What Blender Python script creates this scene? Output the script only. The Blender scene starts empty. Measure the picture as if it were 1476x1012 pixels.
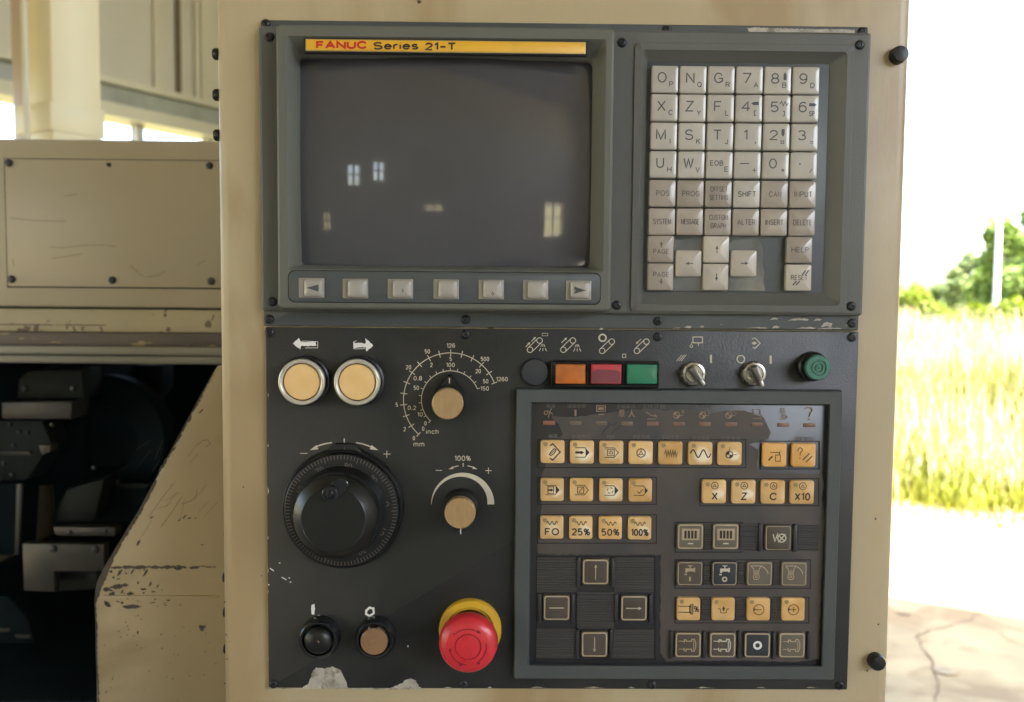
import bpy, bmesh, math, random
from mathutils import Vector, Matrix
from math import sin, cos, pi, radians as rad
random.seed(7)
SC = bpy.context.scene
COL = SC.collection

# ------------------------------------------------------------------ camera
F = 1300.0                                   # focal length in photo pixels (photo 1476 wide)
PITCH, YAW, ROLL = rad(3.569), rad(0.653), rad(0.470)
CAM = Vector((0.0, -0.585, 1.5))
FWD = Vector((sin(YAW)*cos(PITCH), cos(YAW)*cos(PITCH), -sin(PITCH)))
_r0 = Vector((cos(YAW), -sin(YAW), 0)); _u0 = _r0.cross(FWD)
RGT = cos(ROLL)*_r0 + sin(ROLL)*_u0
UPV = -sin(ROLL)*_r0 + cos(ROLL)*_u0
cd = bpy.data.cameras.new('camera'); cam = bpy.data.objects.new('camera', cd); COL.objects.link(cam)
cd.sensor_width = 36; cd.lens = 36*F/1476; cd.clip_start = 0.02; cd.clip_end = 3000
cam.matrix_world = Matrix((( RGT.x, UPV.x, -FWD.x, CAM.x), (RGT.y, UPV.y, -FWD.y, CAM.y), (RGT.z, UPV.z, -FWD.z, CAM.z), (0, 0, 0, 1)))
cd.dof.use_dof = True; cd.dof.focus_distance = 0.57; cd.dof.aperture_fstop = 9.0
SC.camera = cam

# ------------------------------------------------------------------ world, sun, exposure
SUN_EL, SUN_AZ = rad(54), rad(140)           # azimuth clockwise from +Y
w = bpy.data.worlds.new('World'); SC.world = w; w.use_nodes = True
nt = w.node_tree; bg = nt.nodes['Background']
sky = nt.nodes.new('ShaderNodeTexSky'); sky.sky_type = 'NISHITA'; sky.sun_disc = False
sky.sun_elevation = SUN_EL; sky.sun_rotation = SUN_AZ; sky.air_density = 1.0; sky.dust_density = 3.0
nt.links.new(sky.outputs[0], bg.inputs[0]); bg.inputs[1].default_value = 0.12
sd = bpy.data.lights.new('sun', 'SUN'); so = bpy.data.objects.new('sun', sd); COL.objects.link(so)
sd.energy = 4.0; sd.angle = rad(0.53); sd.color = (1.0, 0.93, 0.82)
_sdir = Vector((sin(SUN_AZ)*cos(SUN_EL), cos(SUN_AZ)*cos(SUN_EL), sin(SUN_EL)))
so.rotation_euler = (-_sdir).to_track_quat('-Z', 'Y').to_euler()
SC.view_settings.view_transform = 'Standard'; SC.view_settings.look = 'None'
SC.view_settings.gamma = 1; SC.view_settings.exposure = 3.55
try:
    SC.cycles.max_bounces = 8; SC.cycles.diffuse_bounces = 5; SC.cycles.use_denoising = True
    SC.cycles.sample_clamp_indirect = 6
except Exception: pass

# ------------------------------------------------------------------ helpers
def P(px, py, y=0.0):
    """point on the plane Y=y that lies at photo position px,py -> (x, z)"""
    d = FWD + (px-738)/F*RGT - (py-506)/F*UPV
    t = (y - CAM.y)/d.y
    return CAM.x + d.x*t, CAM.z + d.z*t
def P3(px, py, y=0.0):
    x, z = P(px, py, y); return Vector((x, y, z))
def pm(px, y=0.0):                            # pixels -> metres at plane y
    return px*(y - CAM.y)/F

WORLD = {}
def place(o, parent, loc):
    loc = Vector(loc); WORLD[o.name] = loc
    if parent is not None:
        o.parent = parent; o.location = loc - WORLD[parent.name]
    else: o.location = loc
    return o
def wl(o): return WORLD[o.name]
def empty(name, loc, label, cat, group=None):
    o = bpy.data.objects.new(name, None); COL.objects.link(o); place(o, None, loc)
    o.empty_display_size = .1
    o['label'] = label; o['category'] = cat
    if group: o['group'] = group
    return o
def mesh_of(name, V, Fc, mat, smooth=None):
    me = bpy.data.meshes.new(name); me.from_pydata([tuple(v) for v in V], [], Fc)
    if mat is not None:
        for m in (mat if isinstance(mat, (list, tuple)) else [mat]): me.materials.append(m)
    me.validate(verbose=False)
    if smooth is not None:
        me.polygons.foreach_set('use_smooth', [True]*len(me.polygons))
        me.set_sharp_from_angle(angle=rad(smooth))
    me.update(); return me
def part(name, me, parent, loc, label=None, kind=None, group=None):
    o = bpy.data.objects.new(name, me); COL.objects.link(o); place(o, parent, loc)
    if label: o['label'] = label
    if kind: o['kind'] = kind
    if group: o['group'] = group
    return o

class MB:
    def __init__(s): s.V = []; s.F = []
    def add(s, V, Fc):
        b = len(s.V); s.V += [Vector(v) for v in V]; s.F += [tuple(i+b for i in f) for f in Fc]; return s
    def box(s, x0, x1, y0, y1, z0, z1):
        return s.add([(x0,y0,z0),(x1,y0,z0),(x1,y1,z0),(x0,y1,z0),(x0,y0,z1),(x1,y0,z1),(x1,y1,z1),(x0,y1,z1)],
              [(0,3,2,1),(4,5,6,7),(0,1,5,4),(1,2,6,5),(2,3,7,6),(3,0,4,7)])
    def bbox(s, x0, x1, y0, y1, z0, z1, b=.002, seg=2):
        bm = bmesh.new(); t = MB().box(x0,x1,y0,y1,z0,z1)
        vs = [bm.verts.new(v) for v in t.V]
        for f in t.F: bm.faces.new([vs[i] for i in f])
        bmesh.ops.bevel(bm, geom=bm.edges[:], offset=b, segments=seg, affect='EDGES', profile=.5)
        return s.addbm(bm)
    def addbm(s, bm):
        bm.verts.index_update(); V = [v.co.copy() for v in bm.verts]; Fc = [[v.index for v in f.verts] for f in bm.faces]
        bm.free(); return s.add(V, Fc)
    def prism(s, pts, y0, y1, b=0.0, seg=2):
        """pts (x,z) closed outline, extruded from y0 (back) to y1 (front)"""
        bm = bmesh.new(); A = [bm.verts.new((x, y1, z)) for x, z in pts]; B = [bm.verts.new((x, y0, z)) for x, z in pts]
        n = len(pts); ff = bm.faces.new(A); bm.faces.new(B[::-1])
        for i in range(n): bm.faces.new((A[i], B[i], B[(i+1) % n], A[(i+1) % n]))
        bmesh.ops.recalc_face_normals(bm, faces=bm.faces[:])
        if b: bmesh.ops.bevel(bm, geom=list(ff.edges), offset=b, segments=seg, affect='EDGES', profile=.5)
        return s.addbm(bm)
    def loops(s, L, cap0=False, cap1=True):
        n = len(L[0]); b = len(s.V)
        for l in L: s.V += [Vector(v) for v in l]
        for k in range(len(L)-1):
            for i in range(n):
                j = (i+1) % n
                s.F.append((b+k*n+i, b+k*n+j, b+(k+1)*n+j, b+(k+1)*n+i))
        if cap1: s.F.append(tuple(b+(len(L)-1)*n+i for i in range(n)))
        if cap0: s.F.append(tuple(b+i for i in range(n))[::-1])
        return s
    def mesh(s, name, mat, smooth=35): return mesh_of(name, s.V, s.F, mat, smooth)

def rr(cx, cz, w, h, r, y, n=4):
    """rounded rectangle loop, counter-clockwise seen from the camera"""
    r = max(min(r, w/2-1e-6, h/2-1e-6), 1e-6); out = []
    for sx, sz, a0 in ((1,-1,-90),(1,1,0),(-1,1,90),(-1,-1,180)):
        for k in range(n+1):
            a = rad(a0 + 90*k/n)
            out.append((cx+sx*(w/2-r)+r*cos(a), y, cz+sz*(h/2-r)+r*sin(a)))
    return out
def circ(cx, cz, r, y, n=40):
    return [(cx+r*cos(2*pi*k/n), y, cz+r*sin(2*pi*k/n)) for k in range(n)]
def lathe(prof, n=40, cx=0, cz=0, cap=True):
    m = MB(); m.loops([circ(cx, cz, max(r, 1e-5), y, n) for r, y in prof], cap1=cap); return m

def lin(c):
    return tuple((x/255/12.92 if x/255 <= .04045 else ((x/255+.055)/1.055)**2.4) for x in c)
def alb(r, g, b, k=.75):
    return tuple(min(.9, x/k) for x in lin((r, g, b)))

# ------------------------------------------------------------------ materials
def mat(name, col, rough=.5, metal=0, spec=.5, coat=0, coatr=.1, var=0, vscale=8, col2=None, bump=0, bscale=200,
        trans=0, wear=None, wscale=30, wth=.62, rvar=0, stretch=(1,1,1), emit=0, grime=None, gscale=4, gth=.55, sub=0, orand=0):
    m = bpy.data.materials.new(name); m.use_nodes = True; n = m.node_tree; N = n.nodes; Lk = n.links
    p = N['Principled BSDF']; p.inputs['Base Color'].default_value = (*col, 1)
    p.inputs['Roughness'].default_value = rough; p.inputs['Metallic'].default_value = metal
    p.inputs['Specular IOR Level'].default_value = spec
    p.inputs['Coat Weight'].default_value = coat; p.inputs['Coat Roughness'].default_value = coatr
    if trans: p.inputs['Transmission Weight'].default_value = trans
    tc = N.new('ShaderNodeTexCoord'); geo = N.new('ShaderNodeNewGeometry')
    mp = N.new('ShaderNodeMapping'); mp.inputs['Scale'].default_value = stretch; Lk.new(geo.outputs['Position'], mp.inputs[0])
    def noise(sc, det=4, src=mp, dist=0):
        t = N.new('ShaderNodeTexNoise'); t.inputs['Scale'].default_value = sc; t.inputs['Detail'].default_value = det
        t.inputs['Distortion'].default_value = dist
        Lk.new(src.outputs[0] if src is mp else src, t.inputs['Vector']); return t
    def ramp(src, a, b):
        r = N.new('ShaderNodeMapRange'); r.inputs[1].default_value = a; r.inputs[2].default_value = b; Lk.new(src, r.inputs[0]); return r
    def mix(fac, a, b):
        x = N.new('ShaderNodeMix'); x.data_type = 'RGBA'; Lk.new(fac, x.inputs[0])
        if isinstance(a, tuple): x.inputs[6].default_value = (*a, 1)
        else: Lk.new(a, x.inputs[6])
        if isinstance(b, tuple): x.inputs[7].default_value = (*b, 1)
        else: Lk.new(b, x.inputs[7])
        return x.outputs[2]
    cur = None
    if var:
        t = noise(vscale, 5); r = ramp(t.outputs[0], .3, .7)
        c2 = col2 or tuple(max(0, c*(1-var)) for c in col)
        cur = mix(r.outputs[0], tuple(min(.95, c*(1+var*.4)) for c in col), c2)
    if grime:
        t = noise(gscale, 6, dist=.6); r = ramp(t.outputs[0], gth, gth+.12)
        cur = mix(r.outputs[0], cur if cur is not None else col, grime)
    if wear:
        t = noise(wscale, 6, dist=.3); r = ramp(t.outputs[0], wth, wth+.02)
        cur = mix(r.outputs[0], cur if cur is not None else col, wear)
    if cur is not None: Lk.new(cur, p.inputs['Base Color'])
    if orand and cur is not None:
        oi = N.new('ShaderNodeObjectInfo'); r = ramp(oi.outputs['Random'], 0, 1); r.inputs[3].default_value = 1-orand; r.inputs[4].default_value = 1+orand*.4
        vm = N.new('ShaderNodeVectorMath'); vm.operation = 'SCALE'; Lk.new(cur, vm.inputs[0]); Lk.new(r.outputs[0], vm.inputs['Scale']); cur = vm.outputs[0]; Lk.new(cur, p.inputs['Base Color'])
    if rvar:
        t = noise(vscale*2.3, 5); r = ramp(t.outputs[0], .3, .7); r.inputs[3].default_value = max(.02, rough-rvar); r.inputs[4].default_value = min(1, rough+rvar)
        Lk.new(r.outputs[0], p.inputs['Roughness'])
    if bump:
        t = noise(bscale, 3); b = N.new('ShaderNodeBump'); b.inputs['Strength'].default_value = bump; b.inputs['Distance'].default_value = .0005
        Lk.new(t.outputs[0], b.inputs['Height']); Lk.new(b.outputs[0], p.inputs['Normal'])
    return m

M = {}
M['tan'] = mat('tan_paint', (.52,.42,.255), .40, coat=.15, coatr=.3, var=.10, vscale=5, rvar=.10, bump=.25, bscale=350, grime=(.40,.29,.15), gscale=9, gth=.48, stretch=(1,1,.35),
               wear=(.13,.08,.04), wscale=70, wth=.745)
M['tan_lathe'] = mat('lathe_paint', (.46,.40,.285), .4, coat=.1, coatr=.3, var=.12, vscale=4, bump=.2, bscale=250, wear=(.05,.04,.03), wscale=60, wth=.735)
M['tan_guard'] = mat('guard_paint', (.44,.345,.205), .45, var=.15, vscale=6, bump=.3, bscale=250, wear=(.055,.05,.05), wscale=38, wth=.70, grime=(.30,.225,.12), gscale=7, gth=.55)
M['tan_worn'] = mat('worn_cream_paint', (.46,.40,.26), .45, var=.2, vscale=9, wear=(.16,.12,.08), wscale=60, wth=.62, bump=.2)
M['rust'] = mat('rusty_worn_steel', (.15,.125,.105), .55, metal=.3, var=.35, vscale=12, wear=(.36,.30,.18), wscale=40, wth=.62, bump=.4, bscale=120, stretch=(.5,1,2))
M['rail'] = mat('dull_steel_rail', (.29,.27,.22), .42, metal=.2, var=.25, vscale=9, stretch=(.3,1,3), bump=.2)
M['plastic'] = mat('grey_moulded_plastic', (.140,.143,.118), .45, var=.12, vscale=7, bump=.35, bscale=900, rvar=.06, spec=.5)
M['plastic2'] = mat('keypad_frame_plastic', (.118,.120,.106), .42, var=.12, vscale=7, bump=.3, bscale=900, rvar=.06)
M['plate'] = mat('black_painted_plate', (.020,.0215,.021), .42, var=.2, vscale=6, bump=.35, bscale=700, rvar=.13,
                 grime=(.030,.030,.028), gscale=9, gth=.45)
M['frame'] = mat('dark_frame_plastic', (.080,.090,.090), .42, var=.15, vscale=8, bump=.3, bscale=800, rvar=.06)
M['groove'] = mat('near_black_gap', (.012,.012,.013), .7)  # near-black for gaps, grooves and screw rings
M['black'] = mat('black_plastic', (.010,.011,.0115), .35, bump=.2, bscale=600, var=.2, vscale=20)
M['blackg'] = mat('glossy_black_plastic', (.012,.013,.015), .12, coat=.5, coatr=.05)
M['screwm'] = mat('blackened_steel', (.06,.062,.07), .32, metal=.7, var=.3, vscale=90)
M['chrome'] = mat('worn_silver_metal', (.62,.59,.53), .28, metal=.9, var=.25, vscale=60, rvar=.1)
M['ring'] = mat('cream_enamel_ring', (.70,.66,.55), .25, metal=.35, var=.2, vscale=60)
M['lever'] = mat('grey_lever', (.24,.23,.21), .35, metal=.6, var=.4, vscale=120)
M['screen'] = mat('grey_screen_glass', (.072,.071,.080), .07, spec=.6, coat=.5, coatr=.02, var=.14, vscale=14, rvar=.045)
M['ink'] = mat('cream_print', (.62,.57,.44), .6, var=.12, vscale=120)
M['inkdim'] = mat('faded_grey_print', (.155,.135,.125), .6)
M['inktan'] = mat('faded_tan_print', (.30,.215,.15), .6, var=.3, vscale=300)
M['inktan2'] = mat('pale_tan_print', (.50,.44,.33), .6, var=.2, vscale=200)
M['white'] = mat('white_paint_marks', (.85,.84,.80), .5, var=.1, vscale=100)
M['inkk'] = mat('dark_key_print', (.075,.075,.08), .5)
M['inkk2'] = mat('faded_key_print', (.14,.12,.105), .5)
M['inkb'] = mat('black_key_print', (.035,.025,.018), .5)
M['yellow'] = mat('yellow_nameplate', (.86,.47,.035), .35, var=.10, vscale=40)
M['goldedge'] = mat('nameplate_edge', (.55,.40,.16), .35, metal=.5)
M['red_ink'] = mat('red_print', (.62,.028,.02), .4)
M['dark_ink'] = mat('black_print', (.03,.025,.02), .4)
M['keyA'] = mat('pale_grey_key', (.51,.47,.415), .3, coat=.7, coatr=.10, var=.12, vscale=70, orand=.10)
M['keyB'] = mat('taupe_key', (.41,.355,.30), .3, coat=.7, coatr=.10, var=.14, vscale=70, orand=.16)
M['keyC'] = mat('worn_light_key', (.56,.50,.42), .3, coat=.8, coatr=.08, var=.12, vscale=70, orand=.10)
M['soft'] = mat('soft_key_base', (.31,.285,.24), .35, coat=.5, coatr=.15, var=.08, vscale=60)
M['softcap'] = mat('soft_key_cap', (.43,.40,.355), .3, coat=.6, coatr=.12, var=.12, vscale=90, orand=.12)
M['amber'] = mat('amber_key', (.80,.53,.235), .3, coat=.8, coatr=.10, var=.18, vscale=60, orand=.12, col2=(.66,.36,.10))
M['amber2'] = mat('orange_amber_key', (.78,.42,.125), .3, coat=.8, coatr=.1, var=.14, vscale=45)
M['amberdot'] = mat('dull_lamp_dot', (.36,.25,.11), .4)
M['pushamber'] = mat('warm_amber_cap', (.90,.62,.29), .3, coat=.5, coatr=.12, var=.12, vscale=60, col2=(.84,.53,.20))
M['browncap'] = mat('brown_smoked_cap', (.30,.17,.085), .3, coat=.6, coatr=.1, var=.2, vscale=60)
M['capbeige'] = mat('bronze_knob_cap', (.52,.35,.17), .38, metal=.35, var=.12, vscale=80, stretch=(4,1,1))
M['darkkey'] = mat('smoked_brown_key', (.095,.078,.062), .3, coat=.5, coatr=.15, var=.25, vscale=70, orand=.2)
M['darkkey2'] = mat('blue_black_key', (.035,.040,.048), .3, coat=.5, coatr=.15, var=.15, vscale=50)
M['oliveKey'] = mat('olive_grey_key', (.15,.13,.10), .3, coat=.5, coatr=.15, var=.15, vscale=50)
M['keyedge'] = mat('tan_key_border', (.46,.37,.24), .4, var=.2, vscale=80)
M['membrane'] = mat('dark_membrane', (.030,.030,.034), .35, coat=.3, coatr=.2, var=.25, vscale=12)
M['film'] = mat('dusty_peeling_film', (.088,.072,.065), .45, var=.22, vscale=14, grime=(.060,.056,.055), gscale=16, gth=.5, coat=.3, coatr=.25)
M['mat_rib'] = mat('ribbed_dark_mat', (.060,.056,.054), .45, var=.15, vscale=20)
M['led'] = mat('unlit_lamp_window', (.22,.125,.085), .4, var=.3, vscale=80)
M['ledred'] = mat('unlit_red_lamp_window', (.30,.12,.075), .4)
M['leddim'] = mat('faded_lamp_window', (.15,.115,.08), .4)
M['orange'] = mat('orange_lens', (.62,.17,.025), .25, coat=.6, var=.35, vscale=70, grime=(.22,.07,.025), gscale=80, gth=.56)
M['pink'] = mat('red_lens', (.60,.055,.075), .25, coat=.6, var=.2, vscale=60)
M['pinkd'] = mat('faded_red_lens', (.23,.055,.07), .4, var=.2, vscale=60)
M['green'] = mat('green_lens', (.022,.22,.115), .3, coat=.6, var=.2, vscale=50)
M['buzz'] = mat('green_buzzer_plastic', (.07,.22,.17), .4, var=.1, vscale=50)
M['buzzd'] = mat('buzzer_slot', (.02,.07,.06), .5)
M['redcap'] = mat('red_mushroom_cap', (.70,.03,.042), .36, coat=.3, coatr=.25, var=.14, vscale=60, rvar=.1)
M['redline'] = mat('engraved_dark_red', (.20,.012,.02), .5)
M['estopy'] = mat('yellow_plastic_ring', (.75,.44,.03), .35, coat=.3, var=.15, vscale=40, grime=(.35,.18,.02), gscale=60, gth=.6)
M['chip'] = mat('bare_primer', (.47,.43,.36), .6, var=.35, vscale=150, grime=(.22,.19,.14), gscale=130, gth=.52)
M['steel'] = mat('oily_steel', (.10,.095,.085), .4, metal=.5, var=.4, vscale=14)
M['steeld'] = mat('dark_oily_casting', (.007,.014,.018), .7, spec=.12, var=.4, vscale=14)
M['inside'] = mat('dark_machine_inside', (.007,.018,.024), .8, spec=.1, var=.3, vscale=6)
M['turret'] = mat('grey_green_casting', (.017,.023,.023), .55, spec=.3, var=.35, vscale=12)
M['wearmark'] = mat('worn_through_paint', (.085,.068,.052), .65, metal=0, var=.4, vscale=60)

# ------------------------------------------------------------------ ink: printed strokes, filled shapes and lettering as thin raised geometry
_tc = {}
def text_geo(s, bold):
    k = (s, bold)
    if k in _tc: return _tc[k]
    cu = bpy.data.curves.new('lettering', 'FONT'); cu.body = s; cu.size = 1; cu.offset = bold; cu.resolution_u = 3
    ob = bpy.data.objects.new('lettering', cu); COL.objects.link(ob)
    dg = bpy.context.evaluated_depsgraph_get()
    me = bpy.data.meshes.new_from_object(ob.evaluated_get(dg))
    r = ([(v.co.x, v.co.y) for v in me.vertices], [tuple(p.vertices) for p in me.polygons])
    bpy.data.objects.remove(ob); bpy.data.curves.remove(cu); bpy.data.meshes.remove(me)
    _tc[k] = r; return r
_cap = None

# ---- single-stroke lettering (engraved / pad-printed look)
def _e(cx, cy, rx, ry, a0, a1, n=12): return [(cx+rx*sin(rad(a0+(a1-a0)*i/n)), cy-ry*cos(rad(a0+(a1-a0)*i/n))) for i in range(n+1)]
GLY = {
 'A': (.74, [[(0,1),(.37,0),(.74,1)], [(.13,.66),(.61,.66)]]), 'B': (.62, [[(0,0),(0,1),(.36,1)]+_e(.36,.74,.26,.26,180,0,8)+[(0,.48)], [(0,0),(.32,0)]+_e(.32,.24,.24,.24,0,180,8)]),
 'C': (.74, [_e(.38,.5,.38,.5,60,-240,18)]), 'D': (.68, [[(0,0),(0,1),(.3,1)]+_e(.3,.5,.38,.5,180,0,12)+[(0,0)]]),
 'E': (.56, [[(.56,0),(0,0),(0,1),(.56,1)], [(0,.48),(.5,.48)]]), 'F': (.54, [[(.54,0),(0,0),(0,1)], [(0,.48),(.46,.48)]]),
 'G': (.76, [_e(.38,.5,.38,.5,58,-232,18), [(.40,.54),(.75,.54),(.75,.92)]]), 'H': (.64, [[(0,0),(0,1)], [(.64,0),(.64,1)], [(0,.48),(.64,.48)]]),
 'I': (.0, [[(0,0),(0,1)]]), 'J': (.46, [[(.46,0),(.46,.72)]+_e(.23,.72,.23,.28,90,270,8)]), 'K': (.62, [[(0,0),(0,1)], [(.6,0),(0,.6)], [(.2,.42),(.62,1)]]),
 'L': (.50, [[(0,0),(0,1),(.5,1)]]), 'M': (.78, [[(0,1),(0,0),(.39,1),(.78,0),(.78,1)]]), 'N': (.66, [[(0,1),(0,0),(.66,1),(.66,0)]]),
 'O': (.80, [_e(.4,.5,.4,.5,0,360,22)]), 'P': (.60, [[(0,1),(0,0),(.32,0)]+_e(.32,.27,.28,.27,0,180,8)+[(0,.54)]]), 'Q': (.80, [_e(.4,.5,.4,.5,0,360,22), [(.48,.72),(.80,1.04)]]),
 'R': (.64, [[(0,1),(0,0),(.34,0)]+_e(.34,.25,.27,.25,0,180,8)+[(0,.5)], [(.34,.5),(.64,1)]]),
 'S': (.62, [_e(.31,.26,.29,.26,68,-90,8)+_e(.31,.26,.29,.24,-90,-150,4)[1:]+_e(.31,.74,.31,.25,28,90,5)+_e(.31,.74,.31,.26,90,250,9)[1:]]),
 'T': (.64, [[(0,0),(.64,0)], [(.32,0),(.32,1)]]), 'U': (.64, [[(0,0),(0,.68)]+_e(.32,.68,.32,.32,-90,-270,10)+[(.64,0)]]), 'V': (.68, [[(0,0),(.34,1),(.68,0)]]),
 'W': (.94, [[(0,0),(.24,1),(.47,.05),(.70,1),(.94,0)]]), 'X': (.66, [[(0,0),(.66,1)], [(.66,0),(0,1)]]), 'Y': (.66, [[(0,0),(.33,.48),(.66,0)], [(.33,.48),(.33,1)]]),
 'Z': (.64, [[(.02,0),(.62,0),(0,1),(.64,1)]]), '0': (.60, [_e(.3,.5,.3,.5,0,360,20)]), '1': (.24, [[(0,.2),(.24,0),(.24,1)]]),
 '2': (.58, [_e(.29,.29,.28,.29,-80,120,10)+[(0,1),(.58,1)]]), '3': (.56, [_e(.26,.25,.25,.25,-70,180,8), _e(.27,.74,.29,.26,0,250,9)]),
 '4': (.62, [[(.45,1),(.45,0),(0,.68),(.62,.68)]]), '5': (.58, [[(.52,0),(.08,0),(.03,.46)]+_e(.27,.68,.30,.31,-48,230,12)]),
 '6': (.60, [_e(.30,.68,.29,.32,0,360,16), [(.02,.62)]+_e(.34,.5,.33,.5,-75,40,6)]), '7': (.58, [[(0,0),(.58,0),(.2,1)]]), '8': (.58, [_e(.29,.25,.24,.25,0,360,14), _e(.29,.74,.29,.26,0,360,14)]),
 '9': (.60, [_e(.30,.32,.29,.32,0,360,16), [(.58,.38)]+_e(.26,.5,.33,.5,105,220,6)]), '-': (.5, [[(0,.56),(.5,.56)]]), '.': (.06, [[(0,.94),(.06,.94),(.06,1.0),(0,1.0)]]),
 '%': (.84, [_e(.19,.25,.17,.23,0,360,12), _e(.65,.75,.17,.23,0,360,12), [(.68,.02),(.16,.98)]]), '[': (.22, [[(.22,0),(0,0),(0,1),(.22,1)]]), ']': (.22, [[(0,0),(.22,0),(.22,1),(0,1)]]), ' ': (.3, []),
 'i': (.0, [[(0,.30),(0,1)], [(0,0),(0,.08)]]), 'n': (.42, [[(0,.30),(0,1)], [(0,.6)]+_e(.21,.5,.21,.19,-80,90,8)+[(.42,1)]]), 'c': (.46, [_e(.26,.65,.25,.35,58,-238,12)]),
 'h': (.42, [[(0,0),(0,1)], [(0,.6)]+_e(.21,.5,.21,.19,-80,90,8)+[(.42,1)]]), 'm': (.72, [[(0,.30),(0,1)], [(0,.55)]+_e(.18,.48,.18,.17,-80,90,6)+[(.36,1)], [(.36,.55)]+_e(.54,.48,.18,.17,-80,90,6)+[(.72,1)]]),
 'e': (.50, [[(.02,.62),(.50,.62)]+_e(.26,.65,.25,.35,85,-235,16)]), 'r': (.28, [[(0,.30),(0,1)], [(0,.62)]+_e(.26,.56,.26,.25,-80,8,6)]), 's': (.42, [_e(.21,.48,.20,.17,65,-90,7)+_e(.21,.48,.20,.17,-90,-150,4)[1:]+_e(.21,.83,.21,.18,20,250,10)]),
}
class Ink:
    """draws in photo-pixel units (x right, y down); fn maps (x,y)->(X,Z) ; hf gives the height of the surface"""
    def __init__(s, fn, y=0.0, step=.000012, hf=None): s.fn = fn; s.y = y; s.V = []; s.F = []; s.M = []; s.k = 0; s.st = step; s.hf = hf; s.mi = 0
    def _a(s, pts, faces, flat=False):
        b = len(s.V)
        if flat and s.hf:
            q = [s.fn(*p) for p in pts]; cx_, cz_ = sum(a for a, _ in q)/len(q), sum(c for _, c in q)/len(q)
            hm = max([s.hf(cx_, cz_)]+[s.hf(*a) for a in q])
            s.V += [(X, s.y - s.k*s.st - hm, Z) for X, Z in q]
            for f in faces: s.F.append(tuple(i+b for i in f)); s.M.append(s.mi)
            s.k = (s.k+1) % 14; return
        for p in pts:
            X, Z = s.fn(*p); h = s.hf(X, Z) if s.hf else 0
            s.V.append((X, s.y - s.k*s.st - h, Z))
        for f in faces: s.F.append(tuple(i+b for i in f)); s.M.append(s.mi)
        s.k = (s.k+1) % 14
    def stroke(s, pts, w, closed=False):
        q = []
        n = len(pts); rng = range(n if closed else n-1)
        for i in rng:
            a, b = pts[i], pts[(i+1) % n]; d = math.dist(a, b); m = max(1, int(d/5)) if s.hf else 1
            for k in range(m): q.append((a[0]+(b[0]-a[0])*k/m, a[1]+(b[1]-a[1])*k/m))
        if not closed: q.append(pts[-1])
        n = len(q); out = []
        for i in range(n):
            if closed: a, b = q[i-1], q[(i+1) % n]
            else: a, b = q[max(0, i-1)], q[min(n-1, i+1)]
            c = q[i]
            d1 = (c[0]-a[0], c[1]-a[1]); d2 = (b[0]-c[0], b[1]-c[1])
            l1 = math.hypot(*d1) or 0; l2 = math.hypot(*d2) or 0
            if l1 == 0: d1, l1 = d2, l2
            if l2 == 0: d2, l2 = d1, l1
            n1 = (-d1[1]/l1, d1[0]/l1); n2 = (-d2[1]/l2, d2[0]/l2)
            nx, ny = n1[0]+n2[0], n1[1]+n2[1]; l = math.hypot(nx, ny)
            if l < .3: nx, ny, l = n2[0], n2[1], 1
            nx /= l; ny /= l; k = 1/max(.5, nx*n2[0]+ny*n2[1])
            out.append((c[0]+nx*w/2*k, c[1]+ny*w/2*k)); out.append((c[0]-nx*w/2*k, c[1]-ny*w/2*k))
        f = [(2*i, 2*i+1, 2*i+3, 2*i+2) for i in range(n-1)]
        if closed: f.append((2*n-2, 2*n-1, 1, 0))
        s._a(out, f)
    def pts(s, cx, cy, r, a0, a1, n=24): return [(cx+r*sin(rad(a0+(a1-a0)*i/n)), cy-r*cos(rad(a0+(a1-a0)*i/n))) for i in range(n+1)]
    def arc(s, cx, cy, r, a0, a1, w, n=24): s.stroke(s.pts(cx, cy, r, a0, a1, n), w)
    def ring(s, cx, cy, r, w, n=24): s.stroke(s.pts(cx, cy, r, 0, 360, n)[:-1], w, True)
    def disc(s, cx, cy, r, n=20): s.poly(s.pts(cx, cy, r, 0, 360, n)[:-1])
    def poly(s, p): s._a(p, [tuple(range(len(p)))], True)
    def rect(s, x0, y0, x1, y1, w): s.stroke([(x0,y0),(x1,y0),(x1,y1),(x0,y1)], w, True)
    def fill(s, x0, y0, x1, y1): s.poly([(x0,y0),(x1,y0),(x1,y1),(x0,y1)])
    def line(s, x0, y0, x1, y1, w): s.stroke([(x0,y0),(x1,y1)], w)
    def head(s, x, y, ang, l, w):      # arrow head with its tip at x,y, pointing to angle (clockwise from up)
        a = rad(ang); dx, dy = sin(a), -cos(a)
        s.poly([(x,y), (x-dx*l-dy*w/2, y-dy*l+dx*w/2), (x-dx*l+dy*w/2, y-dy*l-dx*w/2)])
    def arrow(s, x0, y0, x1, y1, w, hl, hw):
        a = math.degrees(math.atan2(x1-x0, -(y1-y0))); L = math.dist((x0,y0),(x1,y1)); k = (L-hl*.9)/L
        s.line(x0, y0, x0+(x1-x0)*k, y0+(y1-y0)*k, w); s.head(x1, y1, a, hl, hw)
    def text(s, t, x, y, h, w=None, bold=0.0, lh=1.5):
        global _cap
        if _cap is None: v, _ = text_geo('H', 0.0); _cap = max(q[1] for q in v)-min(q[1] for q in v)
        V, Fc = text_geo(t, bold)
        if not V: return
        x0 = min(v[0] for v in V); x1 = max(v[0] for v in V)
        sy = h/_cap; sx = (w/(x1-x0)) if w else sy
        s._a([(x+(v[0]-(x0+x1)/2)*sx, y+h/2-v[1]*sy) for v in V], Fc)
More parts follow.
